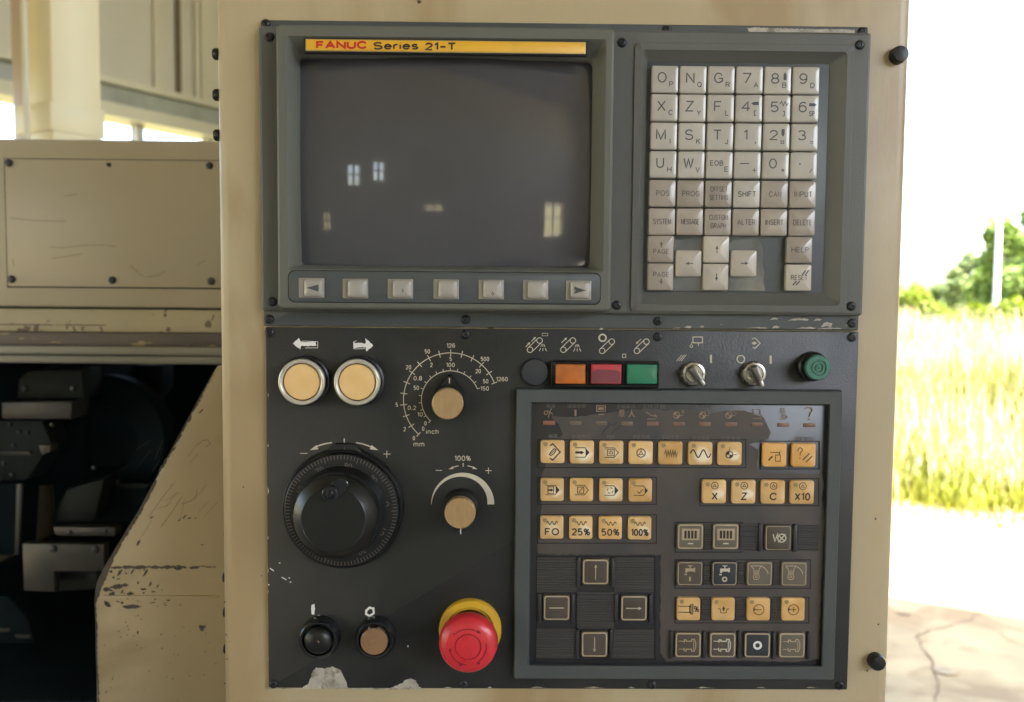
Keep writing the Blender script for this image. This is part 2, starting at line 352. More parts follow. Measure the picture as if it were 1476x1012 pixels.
    def write(s, t, x, y, h, w=None, sw=1.0, gap=.22):
        """stroke lettering: cap height h, total width w, stroke width sw, centred on x,y"""
        g = gap + sw/h*.55; ws = [GLY[c][0] for c in t]; tot = sum(ws)+g*(len(t)-1)
        hh = h-sw; kx = ((w-sw)/tot) if (w and tot > 0) else hh
        u = x-tot*kx/2
        for c, cw in zip(t, ws):
            for q in GLY[c][1]:
                cl = len(q) > 4 and math.dist(q[0], q[-1]) < .01
                pp = [(u+a*kx, y-hh/2+b*hh) for a, b in q]
                s.stroke(pp[:-1] if cl else pp, sw, cl)
            u += (cw+g)*kx
    def mesh(s, name, mats):
        me = mesh_of(name, s.V, s.F, mats)
        if isinstance(mats, (list, tuple)) and len(me.polygons) == len(s.M): me.polygons.foreach_set('material_index', s.M)
        return me
    def put(s, name, mats, parent, loc, label=None, kind=None):
        return part(name, s.mesh(name, mats), parent, loc, label, kind)

def plane_ink(y, parent):
    o = wl(parent)
    return Ink(lambda a, b: (P(a, b, y)[0]-o.x, P(a, b, y)[1]-o.z), y-o.y)

# ================================================================== LARGE STRUCTURE
# hall axes: the pendant is swivelled about 31 degrees against the hall
HA = rad(31); E1 = Vector((sin(HA), cos(HA), 0)); E2 = Vector((cos(HA), -sin(HA), 0))
def H(a, b, z): return E1*a + E2*b + Vector((0, 0, z))
def hbox(a0, a1, b0, b1, z0, z1):
    m = MB().box(a0, a1, b0, b1, z0, z1)        # local a,b,z
    m.V = [H(v.x, v.y, v.z) for v in m.V]
    m.F = [f[::-1] for f in m.F]
    return m
def hpart(name, m, mt, parent=None, kind=None, label=None, smooth=None):
    c = sum(m.V, Vector())/len(m.V); m.V = [v-c for v in m.V]
    return part(name, mesh_of(name, m.V, m.F, mt, smooth), parent, c, label, kind)

M['concrete_in'] = mat('hall_floor_concrete', (.20,.185,.16), .6, var=.25, vscale=1.5, bump=.3, bscale=60)
M['wallin'] = mat('cream_wall_paint', (.60,.57,.44), .6, var=.12, vscale=1.5)
M['wallrib'] = mat('stained_cream_sheet', (.62,.59,.42), .5, var=.15, vscale=2.5, grime=(.38,.30,.16), gscale=5, gth=.62, stretch=(1,1,.25))
M['roof'] = mat('roof_sheet', (.28,.28,.27), .6, var=.2, vscale=1)
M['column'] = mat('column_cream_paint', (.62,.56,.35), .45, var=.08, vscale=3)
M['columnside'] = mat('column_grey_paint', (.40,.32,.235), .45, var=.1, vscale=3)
M['beam'] = mat('greenish_steel_beam', (.36,.38,.31), .45, metal=.2, var=.25, vscale=6)
M['mull'] = mat('window_bar_paint', (.45,.45,.42), .5)

EA0, EA1, EB0, EB1, HZ = -6.0, 3.0, -3.35, 8.5, 4.9
# hall floor, roof
hpart('hall_floor', hbox(EA0, EA1, EB0, EB1, -.12, .012), M['concrete_in'], kind='structure')
hpart('hall_roof', hbox(EA0-.3, EA1, EB0-.3, EB1+.3, HZ, HZ+.15), M['roof'], kind='structure')
# left wall (seen past the pendant): sill wall, window bars, beam, ribbed sheets
lw = empty('hall_side_wall', H(0, EB0, 0), 'cream sheet-metal hall wall with a green-grey beam over a bright window strip, behind the column', 'wall')
hpart('sill_wall', hbox(EA0, EA1, EB0-.15, EB0, 0, .95), M['wallin'], lw)
for a0, a1 in ((-6, -4.6), ): hpart('wall_pier', hbox(a0, a1, EB0-.15, EB0-.002, .952, 2.28), M['wallin'], lw)
k = -4.0
while k < 2.95:
    hpart('window_bar', hbox(k, k+.035, EB0-.08, EB0-.03, .952, 2.28), M['mull'], lw); k += .42
hpart('lintel_beam', hbox(EA0, EA1, EB0-.13, EB0+.05, 2.282, 2.34), M['wallrib'], lw)
hpart('lintel_beam', hbox(EA0, EA1, EB0-.13, EB0+.02, 2.342, 2.42), M['beam'], lw)
hpart('lintel_ledge', hbox(EA0, EA1, EB0-.13, EB0+.06, 2.422, 2.45), M['wallrib'], lw)
k = EA0; i = 0
random.seed(3)
while k < EA1-.01:
    wd = .62; a1 = min(k+wd-.008, EA1)
    hpart('wall_sheet', hbox(k, a1, EB0-.12, EB0-.03-(i % 2)*.004, 2.452, HZ-.002), M['wallrib'] if k > 2.1 else M['wallin'], lw)
    k += wd; i += 1
for a in (2.39, 2.63): hpart('sheet_rib', hbox(a, a+.03, EB0-.028, EB0-.016, 2.452, HZ-.002), M['wallrib'], lw)
hpart('rusty_seam', hbox(2.52, 2.55, EB0-.028, EB0-.023, 2.452, HZ-.002), mat('rust_brown_seam', (.16,.12,.06), .7, var=.3, vscale=6), lw)
# back wall with a doorway and the windows that the screen mirrors
bw = empty('hall_back_wall', H(EA0, 2, 0), 'cream hall wall behind the photographer with a wide doorway and small windows', 'wall')
def wall_with_holes(parent, b0, b1, z0, z1, holes, mk):
    bs = sorted({b0, b1, *[h[0] for h in holes], *[h[1] for h in holes]}); zs = sorted({z0, z1, *[h[2] for h in holes], *[h[3] for h in holes]})
    m = MB()
    for i in range(len(bs)-1):
        for j in range(len(zs)-1):
            cb, cz = (bs[i]+bs[i+1])/2, (zs[j]+zs[j+1])/2
            if any(h[0] < cb < h[1] and h[2] < cz < h[3] for h in holes): continue
            t = mk(bs[i], bs[i+1], zs[j], zs[j+1]); m.add(t.V, t.F)
    return hpart('wall_surface', m, M['wallin'], parent)
BH = [(-3.2, -1.3, 0, 2.7), (.76, 1.02, 1.95, 2.38), (1.32, 1.58, 2.06, 2.46), (2.55, 3.05, 1.40, 1.52), (6.55, 7.5, .6, 1.65), (.24,.36,1.05,1.38)]
wall_with_holes(bw, EB0-.15, EB1, 0, HZ-.002, BH, lambda a, b, c, d: hbox(EA0-.15, EA0, a, b, c, d))
for h in BH[1:]:
    hpart('window_bar', hbox(EA0-.1, EA0-.05, (h[0]+h[1])/2-.02, (h[0]+h[1])/2+.02, h[2], h[3]), M['mull'], bw)
    hpart('window_bar', hbox(EA0-.13, EA0-.102, h[0], h[1], h[2]+(h[3]-h[2])*.55-.015, h[2]+(h[3]-h[2])*.55+.015), M['mull'], bw)
rw = empty('hall_right_wall', H(-1, EB1, 0), 'cream hall wall to the right with a high opening added under the roof for sky glare on the panel', 'wall')
wall_with_holes(rw, EA0, EA1, 0, HZ-.002, [(-5.2, 1.6, 2.5, 4.78)], lambda a, b, c, d: hbox(a, b, EB1-.15, EB1, c, d))  # high opening added so sky glare falls on the panel's upper right

fwl = empty('added_front_wall', H(EA1, -1.8, 0), 'cream wall pieces added on both sides of the front opening to hold back daylight, out of view', 'wall')
hpart('wall_surface', hbox(EA1, EA1+.15, EB0, -.45, 0, HZ-.002), M['wallin'], fwl)  # unseen wall pieces added to cut the daylight entering the hall
hpart('wall_surface', hbox(EA1, EA1+.15, 2.3, EB1, 0, HZ-.002), M['wallin'], fwl)
# column at the left
cx, cz_ = P(70, 100, 2.35)
col = empty('steel_column', (cx, 2.35, 0), 'cream painted square steel column standing left, behind the beige machine cover', 'column')
def rotbox(m, ang, c):
    R = Matrix.Rotation(ang, 4, 'Z'); m.V = [R @ v for v in m.V]; return m
cw = .1
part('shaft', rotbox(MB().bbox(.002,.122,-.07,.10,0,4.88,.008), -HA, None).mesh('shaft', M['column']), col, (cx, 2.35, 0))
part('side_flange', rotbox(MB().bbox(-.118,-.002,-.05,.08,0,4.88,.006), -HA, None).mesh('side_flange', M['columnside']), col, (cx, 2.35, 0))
part('clamp_band', rotbox(MB().bbox(-.06,.126,-.078,.108,0,.09,.004), -HA, None).mesh('clamp_band', M['column']), col, (cx, 2.35, P(78, 198, 2.35)[1]))
x0 = P(34, 0, 2.22)[0]
part('conduit_pipe', MB().loops([[(x0-cx+.009*cos(2*pi*i/12), .009*sin(2*pi*i/12), z) for i in range(12)] for z in (0, 4.8)]).mesh('conduit_pipe', M['wallin']), col, (cx, 2.22, 0))

# ------------------------------------------------------------------ outdoors
M['ground'] = mat('pale_dry_concrete', (.38,.285,.14), .8, var=.35, vscale=2.2, grime=(.25,.17,.075), gscale=3.5, gth=.50, bump=.5, bscale=30)
M['soil'] = mat('grassy_earth', (.16,.17,.05), .9, var=.4, vscale=1.2, col2=(.30,.24,.10))
M['puddle'] = mat('damp_patch', (.33,.255,.14), .8, var=.3, vscale=14)
M['crack'] = mat('crack_dirt', (.13,.075,.035), .9)
m = MB(); NX, NY = 60, 60
def gz(x, y): return 0.0
part('ground', mesh_of('ground', [(-900,-900,-.02),(900,-900,-.02),(900,1500,-.02),(-900,1500,-.02)], [(0,1,2,3)], M['soil']), None, (0,0,0), kind='structure')
def shape_on_ground(name, pts, z, mt, zz=.1):
    n = len(pts); m = MB().add([(x,y,z) for x,y in pts]+[(x,y,z-zz) for x,y in pts], [tuple(range(n))]+[(i,(i+1)%n,(i+1)%n+n,i+n)[::-1] for i in range(n)])
    return part(name, mesh_of(name, m.V, m.F, mt), None, (0,0,0), kind='structure')
random.seed(11)
def G(px, py, z=0.0):                 # photo pixel -> point on the ground
    d = FWD + (px-738)/F*RGT - (py-506)/F*UPV; t = (z-CAM.z)/d.z; return CAM.x+d.x*t, CAM.y+d.y*t
edge = [(-14, 5.2)]; x = -12
while x < 16: edge.append((x, 6.1+.05*x+random.uniform(-.4,.4)+.25*sin(x*2.3))); x += .3
edge += [(18, 5.9), (18, -16), (-14, -16)]
shape_on_ground('yard_slab', edge[::-1], .0, M['ground'], .12)
def blob(px, py, rx, ry, n=22, jit=.25):
    cx_, cy_ = G(px, py); return [(cx_+rx*cos(2*pi*i/n)*random.uniform(1-jit,1+jit), cy_+ry*sin(2*pi*i/n)*random.uniform(1-jit,1+jit)) for i in range(n)]
for a in ((1305, 815, .10, .22), (1362, 968, .05, .035)): shape_on_ground('puddle', blob(*a), .006, M['puddle'], .004)
def crack(pp, w, name='ground_crack'):
    q = []
    for (a, b), (c, d) in zip(pp[:-1], pp[1:]):
        for k in range(4): q.append((a+(c-a)*k/4+random.uniform(-2.5,2.5), b+(d-b)*k/4+random.uniform(-1,1)))
    q.append(pp[-1]); g = [G(*p) for p in q]; V = []
    for i, (x, y) in enumerate(g):
        u = Vector(g[min(i+1, len(g)-1)])-Vector(g[max(i-1, 0)]); u.normalize(); ww = w*random.uniform(.4,1.3)
        V += [(x-u.y*ww, y+u.x*ww, .004), (x+u.y*ww, y-u.x*ww, .004)]
    part(name, mesh_of(name, V, [(2*i,2*i+1,2*i+3,2*i+2) for i in range(len(g)-1)], M['crack']), None, (0,0,0), kind='structure')
crack([(1348,1012),(1352,985),(1345,955),(1330,935),(1322,918),(1340,908),(1372,902)], .0035)
crack([(1372,902),(1400,893),(1410,885)], .0022)
crack([(1290,885),(1312,887)], .007)
crack([(1410,722),(1450,728),(1476,732),(1520,736)], .012)
crack([(1440,914),(1480,935),(1540,950)], .002)

# leaves
def leafmat(name, c, c2):
    m = bpy.data.materials.new(name); m.use_nodes = True; n = m.node_tree; p = n.nodes['Principled BSDF']
    g = n.nodes.new('ShaderNodeNewGeometry'); x = n.nodes.new('ShaderNodeMix'); x.data_type = 'RGBA'
    n.links.new(g.outputs['Random Per Island'], x.inputs[0]); x.inputs[6].default_value = (*c, 1); x.inputs[7].default_value = (*c2, 1)
    tr = n.nodes.new('ShaderNodeBsdfTranslucent'); ms = n.nodes.new('ShaderNodeMixShader'); ms.inputs[0].default_value = .35
    n.links.new(x.outputs[2], p.inputs['Base Color']); n.links.new(x.outputs[2], tr.inputs[0]); p.inputs['Roughness'].default_value = .6
    n.links.new(p.outputs[0], ms.inputs[1]); n.links.new(tr.outputs[0], ms.inputs[2]); n.links.new(ms.outputs[0], n.nodes['Material Output'].inputs[0]); return m
M['leaf'] = leafmat('tree_leaves', (.10,.17,.025), (.20,.27,.05))
M['leaf2'] = leafmat('dark_tree_leaves', (.10,.16,.05), (.19,.23,.08))
M['leafy'] = leafmat('yellow_green_leaves', (.14,.20,.008), (.20,.24,.02))
M['grass'] = leafmat('tall_grass_blades', (.27,.265,.06), (.50,.45,.26))
M['grassg'] = leafmat('green_grass_blades', (.12,.15,.006), (.24,.24,.03))
M['bark'] = mat('tree_bark', (.12,.09,.06), .9, var=.3, vscale=5)
random.seed(21)
def leaves(n, centre, rad3, clumps, size, seed):
    rnd = random.Random(seed); V = []; Fc = []
    cl = []
    for i in range(clumps):
        while True:
            v = Vector((rnd.uniform(-1,1), rnd.uniform(-1,1), rnd.uniform(-1,1)))
            if v.length < 1: break
        v = v.normalized()*(v.length**.5)*.8
        cl.append((Vector((v.x*rad3[0], v.y*rad3[1], v.z*rad3[2])), rnd.uniform(.16,.36)))
    for i in range(n):
        c, r = rnd.choice(cl)
        d = Vector((rnd.gauss(0,1), rnd.gauss(0,1), rnd.gauss(0,1))).normalized()*r*rnd.uniform(.5,1.05)
        p = centre + c + Vector((d.x*rad3[0], d.y*rad3[1], d.z*rad3[2]))
        a = Vector((rnd.gauss(0,1), rnd.gauss(0,1), rnd.gauss(0,.6))).normalized(); b = a.orthogonal().normalized()
        if rnd.random() < .5: b = a.cross(b)
        s = size*rnd.uniform(.5,1.3); k = len(V)
        V += [p-a*s, p-b*s*.45, p+a*s, p+b*s*.45]; Fc.append((k,k+1,k+2,k+3))
    return V, Fc
def tree(px, ptop, dist, width, name, label, mt, n=5200, seed=1, group=None):
    y = dist+CAM.y; x, ztop = P(px, ptop, y); h = ztop
    t = empty(name, (x, y, -.02), label, 'tree', group)
    rz = h*.40; cen = Vector((0,0,h-rz))
    rnd = random.Random(seed); m = MB()
    def limb(a, b, r0, r1):
        d = (b-a).normalized(); u = d.orthogonal().normalized(); v = d.cross(u)
        m.loops([[p+u*r*cos(2*pi*i/8)+v*r*sin(2*pi*i/8) for i in range(8)] for p, r in ((a, r0), ((a+b)/2+u*.04*h*.3, (r0+r1)/2), (b, r1))], cap1=True)
    limb(Vector((0,0,0)), Vector((rnd.uniform(-.1,.1), 0, h*.55)), h*.028, h*.016)
    for i in range(7):
        a = rnd.uniform(0, 2*pi); z0 = h*rnd.uniform(.25,.5)
        limb(Vector((0,0,z0)), Vector((cos(a)*width*.33, sin(a)*width*.33, z0+h*rnd.uniform(.15,.32))), h*.013, h*.004)
    part('trunk', m.mesh('trunk', M['bark']), t, (x,y,-.02))
    V, Fc = leaves(n, cen, (width/2*.85, width/2*.85, rz*.85), 34, h*.022+.03, seed)
    # skirt of lower foliage so no bare ground band shows
    V2, F2 = leaves(n//3, Vector((0,0,h*.28)), (width/2*.8, width/2*.8, h*.28), 16, h*.022+.03, seed+50)
    k = len(V); V += V2; Fc += [tuple(i+k for i in f) for f in F2]
    part('crown', mesh_of('crown', V, Fc, mt), t, (x,y,-.02)); return t
TR = 'trees beyond the grass field'
tree(1464, 268, 30, 2.6, 'tall_tree', 'tall slim green tree right beside the white pole', M['leaf'], 6500, 1, TR)
tree(1502, 312, 27, 3.4, 'broad_tree', 'broad green tree at the right edge behind the pole', M['leaf'], 6500, 2, TR)
tree(1398, 349, 38, 2.6, 'round_tree', 'rounded hazy tree standing left of the white pole', M['leaf2'], 5000, 3, TR)
tree(1428, 372, 33, 2.0, 'small_tree', 'smaller tree just left of the white pole, in front of the rounded one', M['leaf'], 4000, 4, TR)
tree(1362, 398, 42, 2.8, 'low_tree', 'low wide tree between the pendant edge and the rounded tree', M['leaf2'], 4500, 5, TR)
tree(1326, 402, 45, 2.6, 'low_tree', 'lowest dull green tree just past the pendant edge', M['leaf2'], 4500, 6, TR)
for i, (px, pt, dd, wd) in enumerate(((1270,395,45,3.5),(1200,380,46,4),(1130,360,44,4),(1560,340,33,4),(1640,310,36,5),(1050,380,50,4),(1720,330,38,5))):
    tree(px, pt, dd, wd, 'far_tree', ['round green tree', 'wide green tree', 'full dark tree', 'pale green tree', 'high green tree', 'dense green tree', 'heavy green tree'][i] + ' in the row outside, hidden from view by the pendant or frame edge', M['leaf2'], 2500, 20+i, TR)
def bush(px, ptop, dist, wd, hgt, mt, label, seed, n=2600):
    y = dist+CAM.y; x, zt = P(px, ptop, y); b = empty('bush', (x, y, -.02), label, 'bush', 'bushes along the far edge of the grass')
    V, Fc = leaves(n, Vector((0,0,zt*.5)), (wd/2, wd/2, zt*.5), 20, .09, seed); part('foliage', mesh_of('foliage', V, Fc, mt), b, (x,y,-.02))
    m = MB().loops([[(.03*cos(i), .03*sin(i), z) for i in range(6)] for z in (0, zt*.6)]); part('stem', m.mesh('stem', M['bark']), b, (x,y,-.02))
bush(1318, 408, 24, 1.1, 1.5, M['leafy'], 'bright yellow-green bush touching the pendant edge', 31)
bush(1352, 425, 22, 1.2, 1.2, M['leafy'], 'low pale bush between the bright bush and the rounded tree', 32)
bush(1405, 432, 20, 1.1, 1.2, M['leafy'], 'low yellowish bush at the foot of the rounded tree', 33)
bush(1466, 425, 19, 1.2, 1.2, M['leafy'], 'low leafy bush right of the white pole', 34)
# fence of brown boards
fy = 26; fx0, fzt = P(1290, 440, fy); fx1 = P(1362, 440, fy)[0]
fe = empty('board_fence', (fx0, fy, 0), 'low reddish board fence beyond the grass beside the pendant edge', 'fence')
M['board'] = mat('weathered_red_board', (.30,.16,.10), .8, var=.3, vscale=4)
k = fx0-3
while k < fx1:
    part('board', MB().box(0,.16,0,.03,0,fzt-.0-random.uniform(0,.04)).mesh('board', M['board'], None), fe, (k, fy, 0)); k += .175
# pole
y = 21; px_, zt = P(1441, 306, y)
po = empty('lamp_pole', (px_, y, 0), 'thin white pole standing in front of the tall tree', 'pole')
M['poleW'] = mat('white_pole_paint', (.80,.80,.78), .5)
part('pole_shaft', MB().loops([[(r*cos(2*pi*i/14), r*sin(2*pi*i/14), z) for i in range(14)] for r, z in ((.075,0),(.055,zt))]).mesh('pole_shaft', M['poleW']), po, (px_, y, 0))
part('base_collar', MB().loops([[(r*cos(2*pi*i/14), r*sin(2*pi*i/14), z) for i in range(14)] for r, z in ((.12,0),(.12,.18),(.08,.26))]).mesh('base_collar', M['poleW']), po, (px_, y, 0))
# tall grass
def grass(n, y0, y1, hmin, hmax, seed, mt, name, label_, wd=.012, green=False, patch=None, low=0):
    rnd = random.Random(seed); V = []; Fc = []; c = 0
    while c < n:
        yy = y0 + (y1-y0)*rnd.random()**1.3; D = yy-CAM.y; xx = D*rnd.uniform(.20,.78)
        e = 6.15+.05*xx-low
        if yy < e+rnd.uniform(-.5,.6)+.35*sin(xx*3.1): continue
        if patch is None and not low and yy < 7.5 and rnd.random() < .3: continue
        dens = sin(xx*1.7+yy*.6)+sin(xx*.9-yy*1.3+2)+sin(yy*2.1+xx*.4)
        if patch is not None and dens*patch < rnd.uniform(-.5,1.2)+(yy-7)*.3: continue
        h = rnd.uniform(hmin, hmax)*(1+.25*dens/3)*(1+.30*min(1, max(0, (yy-8)/10)))*max(.25, min(1, .4+(yy-e)*.35)); a = rnd.uniform(0, 2*pi); w_ = wd*(.6+D/14); l = rnd.uniform(.05,.45)*h
        k = len(V); dx, dy = cos(a)*w_, sin(a)*w_; bx, by = cos(a+1.2)*l, sin(a+1.2)*l
        V += [(xx-dx,yy-dy,-.02),(xx+dx,yy+dy,-.02),(xx+bx*.35+dx*.7,yy+by*.35+dy*.7,h*.6),(xx+bx*.35-dx*.7,yy+by*.35-dy*.7,h*.6),(xx+bx,yy+by,h)]
        Fc += [(k,k+1,k+2,k+3),(k+3,k+2,k+4)]; c += 1
    part(name, mesh_of(name, V, Fc, mt), None, (0,0,0), kind='stuff')
    bpy.data.objects[name]['label'] = label_; bpy.data.objects[name]['category'] = 'grass'
grass(46000, 6.0, 26, .35, .95, 5, M['grass'], 'dry_tall_grass', 'tall sun-bleached yellow grass in the field beyond the yard')
grass(17000, 5.6, 10, .25, .75, 6, M['grassg'], 'green_tall_grass', 'bright green patches of tall grass nearest the yard', patch=1)
grass(1500, 5.0, 6.6, .06, .2, 8, M['grassg'], 'low_weeds', 'short ragged weeds creeping onto the edge of the concrete yard', wd=.008, low=1.0)

# ================================================================== CONTROL PENDANT
def R4(tl, tr, br, bl, y):
    a, b, c, d = [P(*q, y) for q in (tl, tr, br, bl)]
    x0, x1 = (a[0]+d[0])/2, (b[0]+c[0])/2; z1, z0 = (a[1]+b[1])/2, (c[1]+d[1])/2
    return (x0+x1)/2, (z0+z1)/2, x1-x0, z1-z0
PX, PZ = .04, 1.17
pen = empty('control_pendant', (PX, 0.06, PZ), 'beige sheet-metal machine control cabinet with a black operator panel, dark screen and rows of keys', 'control panel')
# housing: beige box, rounded front edges
hx0, hx1, hz0, hz1 = -.1832, .2608, 1.06, 1.80
hc = ((hx0+hx1)/2, (hz0+hz1)/2); HW, HH = hx1-hx0, hz1-hz0
hous = part('housing', MB().loops([rr(0,0,HW-.004,HH,.004,.16), rr(0,0,HW,HH,.005,.155), rr(0,0,HW,HH,.005,.007), rr(0,0,HW-.0010,HH-.0010,.005,.0045), rr(0,0,HW-.004,HH-.004,.005,.0022), rr(0,0,HW-.009,HH-.009,.005,.0007), rr(0,0,HW-.015,HH-.015,.004,0)], cap0=True).mesh('housing', M['tan'], 50),
            pen, (hc[0], 0, hc[1]))

def slab(name, r4, y0, y1, mt, parent, r=.001, bev=.0006, seg=4, smooth=40, label=None):
    cx, cz, w, h = r4
    me = MB().loops([rr(0,0,w,h,r,0,seg), rr(0,0,w,h,r,(y1-y0)+bev,seg), rr(0,0,w-bev*.6,h-bev*.6,r,(y1-y0)+bev*.3,seg), rr(0,0,w-2*bev,h-2*bev,max(r-bev,.0002),(y1-y0),seg)]).mesh(name, mt, smooth)
    return part(name, me, parent, (cx, y0, cz), label)

# ---- mounting plate behind the display unit
mp = slab('mounting_plate', R4((374,27),(1252,40),(1237,477),(382,469), -.0028), .0, -.0028, M['frame'], pen)
# ---- display unit flange (one long strip casting with a rounded lower lip)
fl_y = -.008
FR = R4((370,37),(1259,46),(1242,455),(378,449), fl_y); fc = (FR[0], FR[1])
def FL(gr, r, y): return rr(0, 0, FR[2]+gr, FR[3]+gr, r, y)
fm = MB().loops([FL(0,.002,0), FL(0,.002,fl_y+.0028+.0018), FL(-.0011,.0014,fl_y+.0028+.0005), FL(-.0036,1e-6,fl_y+.0028)], cap1=False)
KO = R4((925,69),(1219,78),(1208,441),(915,438), fl_y-.0012); KO = (KO[0]+.001, KO[1], KO[2], KO[3])
MO = R4((395,33),(886,39),(882,452),(400,444), -.022)
hl = [(KO[0]-KO[2]/2-.001-fc[0], KO[0]+KO[2]/2+.001-fc[0], KO[1]-KO[3]/2-.001-fc[1], KO[1]+KO[3]/2+.001-fc[1]),
      (MO[0]-MO[2]/2+.006-fc[0], MO[0]+MO[2]/2-.006-fc[0], MO[1]-MO[3]/2+.006-fc[1], MO[1]+MO[3]/2-.012-fc[1])]
fw, fh = (FR[2]-.0036)/2, (FR[3]-.0036)/2
xs = sorted({-fw, fw, *[h[0] for h in hl], *[h[1] for h in hl]}); zs = sorted({-fh, fh, *[h[2] for h in hl], *[h[3] for h in hl]})
for i in range(len(xs)-1):
    for j in range(len(zs)-1):
        a, c = (xs[i]+xs[i+1])/2, (zs[j]+zs[j+1])/2
        if any(h[0] < a < h[1] and h[2] < c < h[3] for h in hl): continue
        yy = fl_y+.0028; fm.add([(xs[i],yy,zs[j]),(xs[i+1],yy,zs[j]),(xs[i+1],yy,zs[j+1]),(xs[i],yy,zs[j+1])], [(0,1,2,3)])
flange = part('display_flange', fm.mesh('display_flange', M['plastic2'], 40), pen, (fc[0], -.0028, fc[1]))
# ---- operator plate
oy = -.0032
oplate = slab('operator_plate', R4((383,471),(1236.5,479),(1222.5,994),(387,992), oy), 0, oy, M['plate'], pen, r=.0008, bev=.0004)

# ---- screws
def screw_me():
    m = lathe([(.0027,0),(.0027,-.0006),(.0023,-.0011),(.0016,-.0013),(.0014,-.0013),(.0012,-.0005),(.0004,-.0005)], 18)
    for a in (0, 90):
        q = MB().box(-.0012,.0012,-.0009,-.0005,-.00022,.00022); q.V = [Matrix.Rotation(rad(a+20), 4, 'Y') @ v for v in q.V]; m.add(q.V, q.F)
    return m.mesh('screw', M['screwm'], 40)
SM = screw_me()
wash = lathe([(.0031,0),(.0031,-.0002),(.0028,-.0003)], 18).mesh('recess_ring', M['groove'], 40)
def screw(px, py, y, parent, ring=True):
    x, z = P(px, py, y)
    o = part('screw', SM, parent, (x, y, z)); o.rotation_euler = (0, random.uniform(0, 3), 0)
    if ring: part('screw_recess', wash, parent, (x, y+.00005, z))
for a in ((383,34.5),(961,43),(1243,46)): screw(*a, -.0028, mp)
for a in ((388,460),(671,461),(948,463),(1228,466)): screw(*a, -.0028, mp)
for a in ((388.5,53.5),(392.5,435),(896.5,61.5),(1239,65),(889,440),(1227,441.5)): screw(*a, fl_y, flange)
for a in ((389,479.5),(671,482),(948,485.5),(1228,486),(394,986),(668,986),(940,987),(1210,988)): screw(*a, oy, oplate)

# ---- monitor bezel
by = -.022
OUT = R4((395,33),(886,39),(882,452),(400,444), by); cx0, cz0 = OUT[0], OUT[1]
BV1 = R4((412,51),(874,60),(867,389),(419,389), by)
BV2 = R4((430,83),(855.5,88),(850,385),(433,382), -.0105)
def off(r4, c=(cx0, cz0)): return (r4[0]-c[0], r4[1]-c[1], r4[2], r4[3])
def L(r4, r, y, n=4, c=(cx0, cz0), grow=0): o = off(r4, c); return rr(o[0], o[1], o[2]+grow, o[3]+grow, r, y, n)
mb = MB().loops([L(OUT,.003,0), L(OUT,.003,by+.003-fl_y,grow=-.0004), L(OUT,.003,by+.0008-fl_y,grow=-.0016), L(OUT,.002,by-fl_y,grow=-.004),
                 L(BV1,.0012,by-fl_y,grow=.0012), L(BV1,.0012,by-fl_y+.0008), L(BV2,.003,-.0105-fl_y), L(BV2,.003,-.0030-fl_y,grow=.0005)], cap1=False)
bez = part('monitor_bezel', mb.mesh('monitor_bezel', M['plastic'], 28), pen, (cx0, fl_y, cz0))
# CRT glass: convex, rounded corners
sx, sz, sw, sh = BV2; sw += .001; sh += .001
V = []; Fc = []; n1, n2 = 40, 30; Rc = .52
for j in range(n2+1):
    for i in range(n1+1):
        u, v = -1+2*i/n1, -1+2*j/n2
        x, z = u*sw/2, v*sh/2
        V.append((x, (x*x+z*z)/(2*Rc), z))
for j in range(n2):
    for i in range(n1): k = j*(n1+1)+i; Fc.append((k, k+1, k+n1+2, k+n1+1))
scr = part('screen', mesh_of('screen', V, Fc, M['screen'], 60), bez, (sx, -.0160, sz))
# nameplate recess on the upper slope
npl = R4((440.5,55.5),(844,62),(844,79),(441,73.5), by)
slab('nameplate_recess', (npl[0], npl[1], npl[2]+.0022, npl[3]+.0016), by+.0035, by-.0002, M['groove'], bez, r=.0004, bev=.0001)
plate = slab('nameplate', npl, by-.0002, by-.0009, M['goldedge'], bez, r=.0004, bev=.0002)
slab('nameplate_face', (npl[0], npl[1], npl[2]-.0012, npl[3]-.0012), by-.0009, by-.0010, M['yellow'], bez, r=.0003, bev=.00005)
ik = Ink(lambda a, b: (P(a, b, by-.0012)[0]-cx0, P(a, b, by-.0012)[1]-cz0), by-.00115-fl_y)
ik.write('FANUC', 492.5, 64.8, 11.8, 74, 3.0, gap=.10); ik.put('nameplate_lettering', M['red_ink'], bez, wl(bez))
ik = Ink(lambda a, b: (P(a, b, by-.0012)[0]-cx0, P(a, b, by-.0012)[1]-cz0), by-.00115-fl_y)
ik.write('Series', 570.5, 66.0, 11.4, 65, 2.4, gap=.12); ik.write('21-T', 635, 67.1, 11.4, 45, 2.4, gap=.14); ik.put('nameplate_lettering', M['dark_ink'], bez, wl(bez))
# soft key strip
sk = R4((416,390),(865.5,395),(864,439.5),(417,433.5), by)
slab('soft_key_groove', (sk[0], sk[1], sk[2]+.0012, sk[3]+.0012), by+.001, by-.0001, M['groove'], bez, r=.0042, bev=.00005, seg=6)
slab('soft_key_strip', sk, by+.001, by-.0006, M['plate'] if False else M['frame'], bez, r=.004, bev=.0003, seg=6)

